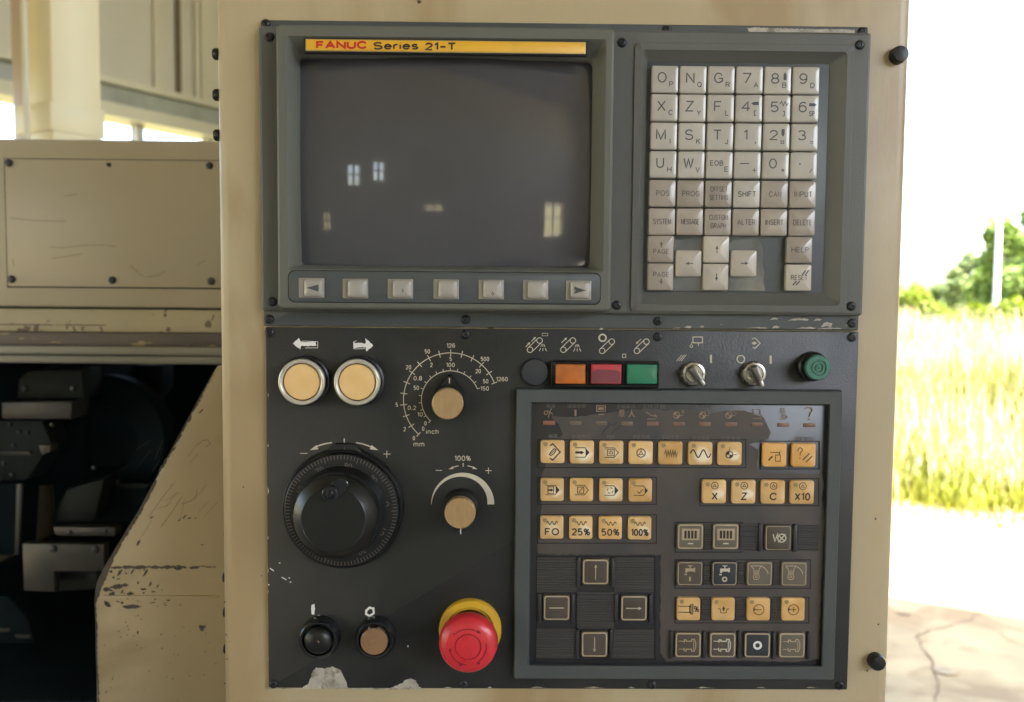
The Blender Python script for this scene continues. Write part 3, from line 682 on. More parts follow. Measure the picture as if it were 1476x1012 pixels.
def dome_key(name, w, h, r, base, dome, p, mt, tmax_flat=0.0, skirt=None):
    """key with vertical skirt and a pillow top (pyramid-like lines), front towards -Y"""
    m = MB(); Ls = [rr(0,0,w,h,r,0), rr(0,0,w,h,r,-base+.0004), rr(0,0,w-.0003,h-.0003,r,-base+.0001)]
    for t in (.955,.90,.82,.72,.6,.45,.3,.15,.03):
        Ls.append(rr(0,0,w*t,h*t,max(r*t,.00005),-base-dome*(1-t**p)))
    m.loops(Ls); return m.mesh(name, mt, 60)
def hf_for(w, h, base, dome, p): return lambda X, Z: base + dome*(1-max(abs(X)/(w/2), abs(Z)/(h/2), .02)**p)
S = 1/2250
def key(px, py, wpx, hpx, base, dome, p, mt, draw=None, imat=None, parent=pen, y0=-.003, label=None, r=.0012, tilt=1.2, me_cache={}, name='key', border=None):
    yt = y0-base-dome; x, z = P(px, py, yt); w_, h_ = pm(wpx, yt), pm(hpx, yt)
    kk = (name, round(wpx), round(hpx), base, dome, p, mt.name, r)
    if kk not in me_cache: me_cache[kk] = dome_key(name, pm(round(wpx), yt), pm(round(hpx), yt), r, base, dome, p, mt)
    o = part(name, me_cache[kk], parent, (x, y0, z), label)
    hf = hf_for(w_, h_, base, dome, p)
    lg = []
    if border:
        ik = Ink(lambda a, b: (a*S, -b*S), -.00006, hf=hf); ik.stroke([(q[0]/S*1.0, -q[2]/S) for q in rr(0,0,w_*.90,h_*.90,r*1.3,0)], border, True)
        lg.append(ik.put('border_line', M['keyedge'], o, (x, y0, z)))
    if draw:
        for di, (dr, im) in enumerate(draw if isinstance(draw, list) else [(draw, imat)]):
            ik = Ink(lambda a, b: (a*S, -b*S), -.00008-di*.00006, hf=hf); dr(ik)
            if ik.V: lg.append(ik.put('legend', im, o, (x, y0, z)))
    if tilt:
        R = Matrix.Rotation(rad(random.uniform(-tilt, tilt)), 3, 'X') @ Matrix.Rotation(rad(random.uniform(-tilt, tilt)), 3, 'Z')
        o.rotation_euler = R.to_euler()
    return o
# soft keys on the strip
sb_me = {}
for i, (px, py) in enumerate(((449,415),(512,416),(577,416.5),(643,417),(708,417.5),(772,418),(834,418.5))):
    yb = by-.0006; x, z = P(px, py, yb-.0008)
    if not sb_me: sb_me['a'] = MB().loops([rr(0,0,.0158,.0122,.0006,0), rr(0,0,.0158,.0122,.0006,-.0006), rr(0,0,.0152,.0116,.0006,-.0009)]).mesh('soft_key_socket', M['soft'], 40)
    part('soft_key_socket', sb_me['a'], pen, (x, yb, z))
    d = None
    if i == 0: d = lambda k: k.poly([(-9,0),(8,-5),(8,5)])
    if i == 6: d = lambda k: k.poly([(9,0),(-8,-5),(-6,0),(-8,5)])
    if i == 2: d = lambda k: k.stroke([(1,0),(2,3),(0,4.5)], 1.2)
    if i == 4: d = lambda k: (k.stroke([(-2,6),(0,4),(2,6),(-1,8)], 1.0))
    key(px+2, py, 27, 24, .0016, .0012, 3, M['softcap'], d, M['inkk'], y0=yb-.0009, name='soft_key', tilt=1.5,
        label=('soft key with left-pointing triangle' if i == 0 else 'soft key with right-pointing triangle' if i == 6 else 'blank pale soft key'))

# ---- keypad frame
KI = R4((936,88),(1197,93),(1186,422.5),(925,421), -.0045)
kc = (KO[0], KO[1])
kf = MB().loops([L(KO,.003,0,c=kc,grow=.009), L(KO,.003,-.0010,c=kc,grow=.009), L(KO,.003,-.0012,c=kc,grow=.0084), L(KO,.0026,-.0012,c=kc,grow=.0004), L(KO,.0026,-.0009,c=kc), L(KI,.0012,.0040,c=kc), L(KI,.0012,.0046,c=kc,grow=.0004)], cap1=False)
kfo = part('keypad_frame', kf.mesh('keypad_frame', M['plastic2'], 28), pen, (kc[0], fl_y, kc[1]))
ksh = slab('keypad_sheet', (KI[0], KI[1], KI[2]-.0002, KI[3]-.0002), -.0028, -.0038, M['frame'], pen, r=.0005, bev=.0001)
# clear film creases below the lower keys: a thin glossy pale sheet with an uneven top edge
M['filmk'] = mat('cloudy_clear_film', (.17,.18,.175), .18, coat=.8, coatr=.08, var=.4, vscale=45, bump=1.0, bscale=60)
def sheet(name, pts, y, mt, parent, th=.00015):
    o = wl(parent); q = [P(a, b, y) for a, b in pts]; m = MB().prism([(a-o.x, b-o.z) for a, b in q], y+th-o.y, y-o.y)
    return part(name, m.mesh(name, mt, None), parent, o)
sheet('loose_film', [(931,341),(972,341),(974,346),(1011,344),(1014,352),(1054,350),(1056,346),(1092,344),(1098,352),(1100,366),(1099,380),(1102,394),(1100,406),(1103,419),(932,419)], -.0042, M['filmk'], ksh)

# ---- 44 data keys
def two(a, b, aw=13, bw=7):
    def f(k): k.write(a, -4.5, -2.2, 15, aw if a != 'I' else None, 1.75); k.write(b, 8.8, 7.0, 7.6, bw*.9 if b != 'I' else None, 1.15)
    return f
def fat(k, x, y, ang):
    a = rad(ang); c, s_ = cos(a), sin(a); q = [(0,-6),(2.2,-2.5),(2.2,5),(-2.2,5),(-2.2,-2.5)]
    k.poly([(x+u*c-v*s_, y+u*s_+v*c) for u, v in q])
def d7(k): two('7','A')(k)
def d8(k): two('8','B',12)(k); fat(k, 9.5, -5, 0)
def d4(k): two('4','[',13,4)(k); fat(k, 8.5, -6.5, -90)
def d5(k): two('5',']',12,4)(k); k.stroke([(3,-6),(5.5,-10),(8,-4),(10.5,-10),(13,-4),(15,-8)], 1.3)
def d6(k): two('6','SP',12,9)(k); fat(k, 9.5, -5.5, 90)
def d1(k): k.write('1', -4.5, -2.5, 14.5, 5.5, 1.75); k.disc(10, 8.5, 1.1)
def d2(k):
    k.write('2', -4.5, -2.5, 14.5, 12, 1.75); fat(k, 8.8, -6, 180)
    for u in (6.6, 9.6): k.line(u, 4.5, u, 10, .8)
    for v in (5.8, 8.8): k.line(5, v, 11.4, v, .8)
def d3(k):
    k.write('3', -4.5, -2.5, 14.5, 12, 1.75)
    for v in (6, 8.4): k.line(7, v, 12.5, v, .8)
def dm(k):
    k.line(-11, -2, 2, -2, 1.5); k.line(6.5, 7.5, 12.5, 7.5, .9); k.line(9.5, 4.5, 9.5, 10.5, .9)
def d0(k):
    k.write('0', -4.5, -2.5, 14.5, 11.5, 1.75)
    for a in (0, 60, 120): k.line(10-2.6*sin(rad(a)), 7+2.6*cos(rad(a)), 10+2.6*sin(rad(a)), 7-2.6*cos(rad(a)), .9)
def dd(k): k.disc(-6, -2, 1.3); k.line(8, 10, 11.5, 4.5, 1.1)
def eob(k): k.write('EOB', -4.5, -2.5, 7.6, 19, 1.15); k.write('E', 9.5, 6, 7.6, 5.5, 1.1)
def lines(*t):
    def f(k):
        if len(t) == 1: k.write(t[0][0], 0, 0, 8.2, t[0][1]-1, 1.2)
        else:
            k.write(t[0][0], 0, -6.5, 7.8, t[0][1]-1, 1.15); k.write(t[1][0], 0, 5.5, 7.8, t[1][1]-1, 1.15)
    return f
def arr(ang, L_=5.5):
    def f(k): a = rad(ang); k.arrow(-L_*sin(a), L_*cos(a), L_*sin(a), -L_*cos(a), 1.4, 5, 4.6)
    return f
def pgu(k): k.arrow(0, -2, 0, -11, 1.8, 5, 5); k.write('PAGE', 0, 3.5, 7.5, 23, 1.15)
def pgd(k): k.write('PAGE', 0, -3.5, 7.5, 23, 1.15); k.arrow(0, 3, 0, 11, 1.8, 5, 5)
def rst(k): k.write('RESET', 0, 0, 7.5, 24, 1.1)
def rst2(k):
    for u in (0, 4.5): k.line(-9+u, 11, -4+u, 5, 1.8); k.line(4+u, -4, 9+u, -10.5, 1.8)
rows = [
 (114, [(two('O','P'),'O and a small P'),(two('N','Q',12),'N and a small Q'),(two('G','R'),'G and a small R'),(d7,'7 and a small A'),(d8,'8, an up arrow and a small B'),(dd if 0 else two('9','D',12),'9 and a small D')]),
 (155, [(two('X','C',12),'X and a small C'),(two('Z','Y',12),'Z and a small Y'),(two('F','L',11,6),'F and a small L'),(d4,'4, a left arrow and a small bracket'),(d5,'5, a zigzag and a small bracket'),(d6,'6, a right arrow and small SP')]),
 (196, [(two('M','I',14,2),'M and a small I'),(two('S','K',12),'S and a small K'),(two('T','J',12,5),'T and a small J'),(d1,'1 and a small dot'),(d2,'2, a down arrow and a small hash'),(d3,'3 and a small equals sign')]),
 (237, [(two('U','H',11),'U and a small H'),(two('W','V',15),'W and a small V'),(eob,'EOB and a small E'),(dm,'a dash and a small plus'),(d0,'0 and a small star'),(dd,'a dot and a small slash')]),
 (278.5, [(lines(('POS',20)),'POS'),(lines(('PROG',26)),'PROG'),(lines(('OFFSET',26),('SETTING',28)),'OFFSET SETTING'),(lines(('SHIFT',27)),'SHIFT'),(lines(('CAN',19)),'CAN'),(lines(('INPUT',27)),'INPUT')]),
 (319.2, [(lines(('SYSTEM',27)),'SYSTEM'),(lines(('MESSAGE',27)),'MESSAGE'),(lines(('CUSTOM',28),('GRAPH',24)),'CUSTOM GRAPH'),(lines(('ALTER',27)),'ALTER'),(lines(('INSERT',27)),'INSERT'),(lines(('DELETE',28)),'DELETE')]),
]
for ri, (ry, ks) in enumerate(rows):
    for ci, (fn_, nm) in enumerate(ks):
        x = (958.8 + 40.75*ci) - (ry-114)*.0215 - ci*(ry-114)*.0012
        y = ry + ci*.35
        lower = ri >= 4
        mt = M['keyB'] if lower and not (ri == 4 and ci == 3) else M['keyA']
        key(x, y, 38, 38.5, .0036, .0006 if not lower else .0011, 6 if not lower else 2.8, mt, fn_, M['inkk'] if not lower else M['inkk2'] if not (ri == 4 and ci == 3) else M['inkk'],
            y0=-.0038, label='grey key printed with '+nm, tilt=1.0)
for px, py, fn_, nm, mt, im in ((953.5,358.5,pgu,'page-up key printed PAGE with an up arrow',M['keyB'],M['inkk2']),(953,399,pgd,'page-down key printed PAGE with a down arrow, glossy',M['keyB'],M['inkk2']),
    (993.4,379.5,arr(-90),'cursor key with left arrow',M['keyC'],M['inkk']),(1033.5,359.5,arr(0),'cursor key with up arrow',M['keyC'],M['inkk']),(1032.5,399.3,arr(180),'cursor key with down arrow',M['keyC'],M['inkk']),
    (1073.5,379.8,arr(90),'cursor key with right arrow',M['keyC'],M['inkk']),(1154,360.2,lines(('HELP',26)),'grey key printed HELP',M['keyB'],M['inkk2'])):
    key(px, py, 37, 38, .0038, .0019, 2.2, mt, fn_, im, y0=-.0038, label=nm, tilt=1.5)
key(1152.4, 400.2, 37, 38, .0038, .0015, 2.4, M['keyC'], [(rst, M['inkk2']), (rst2, M['inkk'])], y0=-.0038, label='pale key printed RESET with double slashes')

# ---- operator sub-panel frame and membrane
sy = -.0085; my = -.0046
SO = R4((743,561),(1214,564),(1204,981),(741.5,978.5), sy); SI1 = R4((764,579),(1197,583),(1185.5,962),(761.5,959.5), sy); SI = R4((766,581.5),(1195,585),(1183,959.5),(763.5,957), my)
c_ = (SO[0], SO[1])
sf = MB().loops([L(SO,.0012,0,c=c_), L(SO,.0012,sy-oy+.0008,c=c_), L(SO,.001,sy-oy,c=c_,grow=-.0014), L(SI1,.0008,sy-oy,c=c_), L(SI1,.0008,sy-oy+.0004,c=c_,grow=-.0004), L(SI,.0008,my-oy,c=c_), L(SI,.0008,my-oy+.0006,c=c_)], cap1=False)
part('membrane_frame', sf.mesh('membrane_frame', M['frame'], 28), pen, (c_[0], oy, c_[1]))
# thin dark gap line round the frame
slab('frame_gap', (SO[0], SO[1], SO[2]+.0014, SO[3]+.0014), oy, oy-.00025, M['groove'], pen, r=.001, bev=.00005)
mem = slab('membrane', (SI[0], SI[1], SI[2]+.0002, SI[3]+.0002), oy-.0003, my, M['membrane'], pen, r=.0006, bev=.0001)
# dusty film, torn along its top and left edge
fp = [(795,598),(810,601),(826,602),(845,599),(865,597),(886,593),(905,592),(930,590),(960,592),(985,590),(1006,592),(1030,595),(1048,592),(1072,592),(1085,595),(1100,602),(1106,612),(1112,623),(1106,633),(1096,638),
      (1080,640),(1094,650),(1090,672),(1096,682),(1184,683),(1188,700),(1184,720),(1190,745),(1186,790),(1184,840),(1182,900),(1180,950),(1150,954),(1060,952),(960,953),(952,940),(952,800),(776,799),(775,786),(779,750),(781,720),(776,700),(781,686),(787,672),(784,655),(800,634),(812,627),(806,612),(798,606)]
random.seed(5)
fj = []
for i in range(len(fp)):
    a, b = fp[i], fp[(i+1) % len(fp)]; n = max(1, int(math.dist(a, b)/5))
    for k in range(n): fj.append((a[0]+(b[0]-a[0])*k/n+random.uniform(-1,1), a[1]+(b[1]-a[1])*k/n+random.uniform(-1,1)))
sheet('dusty_film', fj, my-.00022, M['film'], mem, .00018)
# ribbed mats: one object per mat, ridges as geometry
def ribs(x0, y0, x1, y1, y, name='ribbed_mat', pitch=3.35):
    a = R4((x0,y0),(x1,y0+ (x1-x0)*.006),(x1-(y1-y0)*.02,y1+(x1-x0)*.004),(x0-(y1-y0)*.006,y1), y)
    n = int((y1-y0)/pitch); h = a[3]/n; m = MB(); o = wl(mem); prof = []
    for i in range(n):
        z = a[1]+a[3]/2-i*h; prof += [(z, y+.0002), (z-h*.15, y-.0003), (z-h*.7, y-.0003), (z-h*.85, y+.0002)]
    prof.append((a[1]-a[3]/2, y+.0002)); V = []
    for z, yy in prof: V += [(a[0]-a[2]/2-o.x, yy-o.y, z-o.z), (a[0]+a[2]/2-o.x, yy-o.y, z-o.z)]
    part(name, mesh_of(name, V, [(2*i,2*i+1,2*i+3,2*i+2) for i in range(len(prof)-1)], M['mat_rib']), mem, o)
ym = my-.0007
for r in ((774,803,832,853),(886,803,943,853),(832,853,886,906),(773,906,831,949),(884,907,943,949),(1015,756,1026,794),(1067,755,1100,795),(1146,757,1180,795),
          (1014,811,1025,844),(1064,811,1075,844),(1115,811,1126,845),(1011,864,1024,896),(1061,864,1074,896),(1112,864,1125,897)):
    ribs(*r, ym)
# guide bars beside the recessed keys
def bar(x0, y0, x1, y1):
    a = R4((x0,y0),(x1,y0),(x1-1,y1),(x0-1,y1), my-.002)
    slab('guide_bar', a, my, my-.0024, M['membrane'], mem, r=.0008, bev=.0006)
for b in ((832.5,803,837.5,846),(881.5,804,886.5,846),(776,856,781,897),(824,856,829,897),(886.5,857,891.5,898),(936,857,941,898),(830.5,908,835.5,949),(879,908,884,949),
          (1094,755,1100,795),(1144,756,1150,796),(966,910,970.5,950),(1013.5,910,1018,950),(1064,910,1068.5,950),(1114,911,1118.5,951),(1164,911,1168.5,951)): bar(*b)
def wellline(x0, y0, x1, y1):
    ik = plane_ink(my-.00035, mem); ik.rect(x0, y0, x1, y1, 1.4); ik.put('well_outline', M['groove'], mem, wl(mem))
wellline(773,802,944,951); wellline(775,634,1075,674); wellline(1096,636,1181,676); wellline(775,688,946,727); wellline(775,742,946,783)
wellline(1009,690,1180,729)
wellline(973,753,1070,796); wellline(973,807,1168,848); wellline(973,861,1166,898)

# ---- amber keys
def glint_amber(name, c, c2, amount, dx, dz, r):
    """amber plastic with a soft pale glint painted into its base colour"""
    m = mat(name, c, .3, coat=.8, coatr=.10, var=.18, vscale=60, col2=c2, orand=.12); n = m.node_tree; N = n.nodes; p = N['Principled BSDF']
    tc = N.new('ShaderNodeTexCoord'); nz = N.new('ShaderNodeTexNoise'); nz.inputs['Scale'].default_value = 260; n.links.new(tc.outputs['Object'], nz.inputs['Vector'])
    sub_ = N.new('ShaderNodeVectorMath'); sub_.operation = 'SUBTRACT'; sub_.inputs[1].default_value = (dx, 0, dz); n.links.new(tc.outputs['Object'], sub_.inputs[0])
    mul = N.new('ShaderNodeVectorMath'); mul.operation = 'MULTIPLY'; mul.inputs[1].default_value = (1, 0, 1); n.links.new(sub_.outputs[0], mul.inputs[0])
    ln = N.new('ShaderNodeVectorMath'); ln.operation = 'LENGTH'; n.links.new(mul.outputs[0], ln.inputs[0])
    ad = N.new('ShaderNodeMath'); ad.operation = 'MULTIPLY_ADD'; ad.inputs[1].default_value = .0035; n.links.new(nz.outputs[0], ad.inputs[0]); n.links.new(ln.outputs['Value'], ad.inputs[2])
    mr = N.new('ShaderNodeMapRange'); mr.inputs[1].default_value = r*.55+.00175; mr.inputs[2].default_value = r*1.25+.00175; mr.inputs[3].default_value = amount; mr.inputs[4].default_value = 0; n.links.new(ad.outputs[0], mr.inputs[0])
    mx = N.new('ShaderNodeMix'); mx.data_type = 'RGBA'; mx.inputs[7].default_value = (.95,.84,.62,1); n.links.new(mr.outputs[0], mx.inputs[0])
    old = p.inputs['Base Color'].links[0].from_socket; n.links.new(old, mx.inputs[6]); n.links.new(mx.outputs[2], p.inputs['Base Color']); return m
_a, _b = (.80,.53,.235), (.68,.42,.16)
M['ambW'] = glint_amber('amber_key_painted_glint', _a, _b, .95, .0010, -.0014, .0052)
M['ambX'] = glint_amber('amber_key_side_glint', _a, _b, .80, .0024, -.0010, .0036)
M['ambV'] = glint_amber('amber_key_faint_glint', _a, _b, .50, .0004, -.0004, .0046)
GLINTS = {796.7:'ambV', 839:'ambW', 881.6:'ambV', 924:'ambX', 1010:'ambW', 1052.5:'ambX', 796:'ambX', 881:'ambW', 1030:'ambX', 1072.5:'ambX', 795.5:'ambV', 837.5:'ambX', 922.5:'ambX'}  # which keys get a highlight painted into their colour, and how strong
def dot(k): k.disc(-10.5, -11.5, 3.2)
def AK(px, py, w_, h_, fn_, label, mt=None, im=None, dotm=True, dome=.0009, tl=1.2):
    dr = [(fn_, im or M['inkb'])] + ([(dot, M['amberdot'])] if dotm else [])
    key(px, py, w_, h_, .0028, dome, 2.6, mt or M[GLINTS.get(px, 'amber') if py < 800 else 'amber'], dr, y0=my, label=label, r=.0016, tilt=tl, name='membrane_key')
def pent(k, w_=1.2, fill=False):       # open pentagon pointing right
    k.stroke([(-10,-7),(4,-7),(10,0),(4,7),(-10,7)], w_)
    if fill: k.poly([(5,-6.5),(10.5,0),(5,6.5)])
def i_edit(k): k.stroke([(-4,-9),(0,-12),(11,0),(0,12),(-4,9)], 1.9); k.stroke([(-5,4),(-2,-1),(2,-5),(5,-3),(2,2),(-2,5)], 1.4, True); k.line(-3,3,3,-3,.9)
def i_mem(k): pent(k, 1.2, True); k.arrow(-10, 0, 3, 0, 3.4, 5, 6)
def i_mdi(k): pent(k); k.rect(-6,-4.5,4,4.5,1.1); k.arc(-1,0,2.6,-140,140,1.0,10); k.line(-1,-1,-1,2.5,1)
def i_hnd(k): k.ring(0,0,6.2,1.3,20); k.stroke([(0,-3),(2.8,2),(-2.8,2)], 1.0, True); k.line(0,-6,0,-3,1); k.line(-5,3.5,-2.8,2,1); k.line(5,3.5,2.8,2,1)
def i_jog(k): k.stroke([(-9+i*1.7, (-5.5 if i % 2 else 5.5)*(.2 if i in (0, 11) else 1)) for i in range(12)], 1.1)
def i_rap(k): k.stroke([(-15+30*i/40, -5.5*sin(4*pi*i/40)) for i in range(41)], 1.9)
def i_zer(k):
    k.ring(-1,1,5,1.3,20); k.line(-1,-10,-1,-4,.8); k.line(4,1,10,1,.8)
    for a0 in (0, 180): k.poly([(-1,1)]+[(-1+5*sin(rad(a0+a)), 1-5*cos(rad(a0+a))) for a in range(-90, 1, 15)])
def i_tool(k): k.line(-7,-4,5,-4,1.1); k.arrow(-9,8,-3,1,2.2,3,3.5); k.rect(1,0,8,9,1.0); k.line(5,-4,7,-1,1); k.line(7,-6,7,0,1)
def i_ask(k): k.stroke([(-9,-6),(-9,-9),(-6,-11.5),(-3,-9.5),(-3,-6.5),(-5.5,-4),(-6,0)], 1.2); k.disc(-6,4,.9); k.line(-2,7,8,-3,1.5); k.line(3,10,12,1,1.5)
def i_sbk(k): pent(k, 1.1, True); k.rect(-6.5,-5,2,5,1.1); k.arrow(-6,0,2,0,2.6,4,5)
def i_bdt(k): pent(k, 1.1); k.rect(-6,-4.5,3,4.5,1.2); k.line(-4,3,1,-3,1.1)
def i_dry(k): pent(k, 1.1, True); [k.arc(-1.5,0,4,a,a+50,1.2,5) for a in (0,90,180,270)]
def i_chk(k): pent(k, 1.1); k.poly([(6,-4),(10.5,0),(6,4)]); k.stroke([(-5,1),(-2,4),(3,-2)], 1.2)
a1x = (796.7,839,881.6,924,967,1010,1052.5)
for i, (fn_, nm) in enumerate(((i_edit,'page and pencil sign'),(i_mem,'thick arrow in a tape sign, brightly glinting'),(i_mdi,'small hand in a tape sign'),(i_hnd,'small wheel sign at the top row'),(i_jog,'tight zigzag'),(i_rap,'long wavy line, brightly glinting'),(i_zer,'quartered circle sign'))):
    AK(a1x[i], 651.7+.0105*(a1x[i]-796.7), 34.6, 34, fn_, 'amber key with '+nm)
AK(1117, 656, 35.2, 35, i_tool, 'orange-amber key with tool and box sign', M['amber2'], dotm=False, dome=.0005)
AK(1159, 656.4, 35.2, 35, i_ask, 'orange-amber key with question mark and double slash', M['amber2'], dotm=False, dome=.0005)
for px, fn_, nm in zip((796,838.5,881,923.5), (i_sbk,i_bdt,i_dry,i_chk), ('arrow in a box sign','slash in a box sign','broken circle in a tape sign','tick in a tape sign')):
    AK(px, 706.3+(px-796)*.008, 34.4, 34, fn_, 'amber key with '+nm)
def wheel(k, t, w_):
    k.ring(0,-9.5,5.0,1.1,18); k.stroke([(0,-12),(2.4,-8),(-2.4,-8)], .9, True); k.write(t, 0, 6.0, 11.5, w_, 2.0)
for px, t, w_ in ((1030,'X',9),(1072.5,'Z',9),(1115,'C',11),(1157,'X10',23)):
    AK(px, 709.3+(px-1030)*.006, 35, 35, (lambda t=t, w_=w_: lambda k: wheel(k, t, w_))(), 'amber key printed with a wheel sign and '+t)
def pct(k, t, w_):
    k.stroke([(-8+16*i/30, -7-2.6*sin(5*pi*i/30)) for i in range(31)], 1.1); k.write(t, 0, 5.8, 11, w_, 1.9)
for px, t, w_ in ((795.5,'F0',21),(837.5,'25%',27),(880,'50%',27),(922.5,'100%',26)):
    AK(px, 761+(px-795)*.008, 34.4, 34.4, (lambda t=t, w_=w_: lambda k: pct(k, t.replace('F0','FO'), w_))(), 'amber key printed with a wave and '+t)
def c1(k):
    k.line(-16,-4.5,3,-4.5,1.1); k.line(-16,4.5,3,4.5,1.1); k.stroke([(1,-5),(3,-7.5),(6,-7.5),(6,7),(3,7),(1,4)], 1.0, True)
    for u in (2.6, 4.4): k.line(u,-6,u,6,.8)
    k.write('%', 11.5, -.5, 10, 8.5, 1.3)
def c2_(k): k.stroke([(-8,-1),(-5,-1),(-4,5),(4,5),(5,-1),(8,-1)], 1.1); k.arrow(0,2,0,-5,2.4,4,5)
def c3(k): k.ring(0,0,7.6,1.1,24); k.line(-4,0,4,0,1.1); k.head(-7.2,-3,-20,4,4)
def c4(k): c3(k); k.line(0,-4,0,4,1.0)
for px, fn_, nm in ((993,c1,'spindle sign and percent'),(1043,c2_,'arrow rising from a tray'),(1093.8,c3,'minus in a circle'),(1143.8,c4,'plus in a circle')):
    AK(px, 878.5+(px-993)*.003, 34.4, 33.6, fn_, 'amber key with '+nm, dome=.0005)
# ---- dark keys
def DK(px, py, w_, h_, fn_, label, mt=None, im=None, border=2.1):
    key(px, py, w_, h_, .0026, .0004, 3, mt or M['darkkey'], [(fn_, im or M['keyedge'])], y0=my, label=label, r=.0012, tilt=.6, name='square_key', border=border)
DK(858.5,824.5,39,38.5,arr(0,11.5),'brown key with up arrow'); DK(802.3,876.4,39,38,lambda k: k.line(-11,0,11,0,1.8),'brown key with left arrow worn to a line', im=M['inktan2'])
DK(914,877,39,38,arr(90,11.5),'brown key with right arrow', im=M['inktan2']); DK(857,929.2,39,38.5,arr(180,11.5),'brown key with down arrow')
def cnt(k):
    k.fill(-13,-12,13,5)
def cnt2(k):
    for u in (-7.5,-2.6,2.4,7.3): k.fill(u-1.7,-9,u+1.7,2.5)
def cnt3(k): k.fill(-4,9,4,11)
for px, nm in ((995.4,'left'),(1046.3,'right')):
    key(px, 773.8, 38.5, 38, .0026, .0004, 3, M['oliveKey'], [(cnt, M['keyedge']), (cnt2, M['inkb']), (cnt3, M['ink'])], y0=my, label='olive key with a light counter window, the %s one of the pair' % nm, r=.0012, tilt=.6, name='square_key', border=2.2)
def nosp(k): k.stroke([(-8,-6),(-5,5),(-1,-7)], 1.5); k.ring(5,0,6,1.6,20); k.line(0,6,10,-6,1.6); k.line(1,-3,9,4,1.4)
DK(1122,775.6,39,38.5,nosp,'brown key with crossed ring', im=M['ink'], border=.8)
def tap(k): k.fill(-3.5,-12.5,3.5,-11.4); k.line(0,-12,0,-8,1.6); k.fill(-7,-8,6,-3.5); k.fill(5,-9,7.5,-2.5); k.fill(-7,-5,-4,-1.5); k.fill(-8,0,-4.5,2)
def tapI(k): tap(k); k.fill(-1.4,4.5,1.4,11)
def tapO(k): tap(k); k.ring(0,8,3,2,16)
def lamp(k): k.stroke([(-13,-12),(2,-12),(-1,-7),(-2,0),(-8,0),(-9,-7)], 1.2, True); k.ring(-5,4,4.5,1.1,18); k.ring(-5,4,1.6,1,10); k.arc(-4,4,17,18,75,1.4,10); k.rect(-6.5,-5,-3.5,-2,.9)
for px, fn_, nm, mt, im in ((994.6,tapI,'tap and bar',M['darkkey'],M['keyedge']),(1044.6,tapO,'tap and ring',M['darkkey2'],M['ink']),(1095,lamp,'work lamp, left one',M['oliveKey'],M['keyedge']),(1145,lamp,'work lamp, right one',M['oliveKey'],M['keyedge'])):
    DK(px, 827+(px-994)*.004, 38, 36.5, fn_, 'dark key with '+nm, mt, im, border=1.1)
def chk(k):
    k.line(-14,-6,-6,-6,1.1); k.line(-14,6,-6,6,1.1); k.stroke([(-6,-4),(-6,-8),(-3,-8),(-3,-6),(5,-6),(5,-9),(9,-9),(11,-4),(11,4),(9,9),(5,9),(5,6),(-3,6),(-3,9),(-6,8),(-6,4)], 1.5); k.line(8,-7,8,7,1.1)
def oo(k): k.ring(0,0,5,3.2,20)
for px, fn_, nm, mt, im in ((992,chk,'chuck sign, far left one',M['darkkey'],M['keyedge']),(1042,chk,'chuck sign, second one',M['darkkey'],M['ink']),(1092,oo,'thick white ring',M['darkkey2'],M['white']),(1142,chk,'faint chuck sign, rightmost one',M['oliveKey'],M['keyedge'])):
    DK(px, 930+(px-992)*.003, 39, 38, fn_, 'dark key with '+nm, mt, im)

# ---- indicator row
lx = (791.5,829.5,866.5,903.5,941,978.5,1016,1054,1091,1129.6,1167)
def led(i, x):
    y = 609.5+(x-791)*.009; m_ = M['ledred'] if i == 0 else M['leddim'] if i in (1,2,3) else M['led']
    slab('indicator_window', R4((x-8.5,y-2.8),(x+8.5,y-2.8),(x+8.5,y+2.8),(x-8.5,y+2.8), my-.0004), my-.0002, my-.00045, m_, mem, r=.0003, bev=.00005)
for i, x in enumerate(lx): led(i, x)
ik = plane_ink(my-.00050, mem)
def qc(ik, x, y, r):
    ik.ring(x, y, r, 1.3, 16)
    for a0 in (0, 180): ik.poly([(x,y)]+[(x+r*sin(rad(a0+a)), y-r*cos(rad(a0+a))) for a in range(-90, 1, 18)])
ik.ring(787,595,2.6,1.2,12); ik.line(795,588,790,602,1.3); ik.line(789,592,797,597,1.3)
ik.fill(828,590.5,831,600)
ik.rect(860,585,872.5,593,1.4); ik.fill(862,587,870.5,591); ik.fill(862.5,596.5,870,598.2)
ik.put('indicator_sign', M['inktan'], mem, wl(mem))
ik = plane_ink(my-.00050, mem)
ik.text('\u539f', 896, 596, 8, 9, .01); ik.text('\u4eba', 910.5, 596.5, 8, 10, .02)
ik.line(931,594,937,597,1.3); ik.line(936,598,945,600,1.3); ik.line(944,597,947,602,1.2); ik.line(933,604,945,604,1.3)
for x, t in ((975,'X'),(1012.5,'Z'),(1050.5,'C')):
    qc(ik, x, 598.5, 4.6); ik.line(x+4, 599, x+10, 599, 1.0); ik.text(t, x+9.5, 593.5, 4.8, 5, .015)
ik.stroke([(1086,590),(1096,590),(1096,597),(1086,597)], 1.1, True); ik.line(1085,603,1098,603,1.1); ik.line(1098,598,1096,603,1.1)
ik.rect(1126,589,1131,593,1.0); ik.line(1124,595,1133,595,1.0); ik.stroke([(1126,598),(1132,598),(1135,601),(1132,604),(1124,604)], 1.2); ik.ring(1129,601,1.6,.9,10)
ik.stroke([(1161,589),(1165,587),(1170,588.5),(1171.5,592),(1168,596),(1167,601)], 1.6); ik.disc(1166.8,604.5,1.2)
ik.put('indicator_sign', M['inktan'], mem, wl(mem))
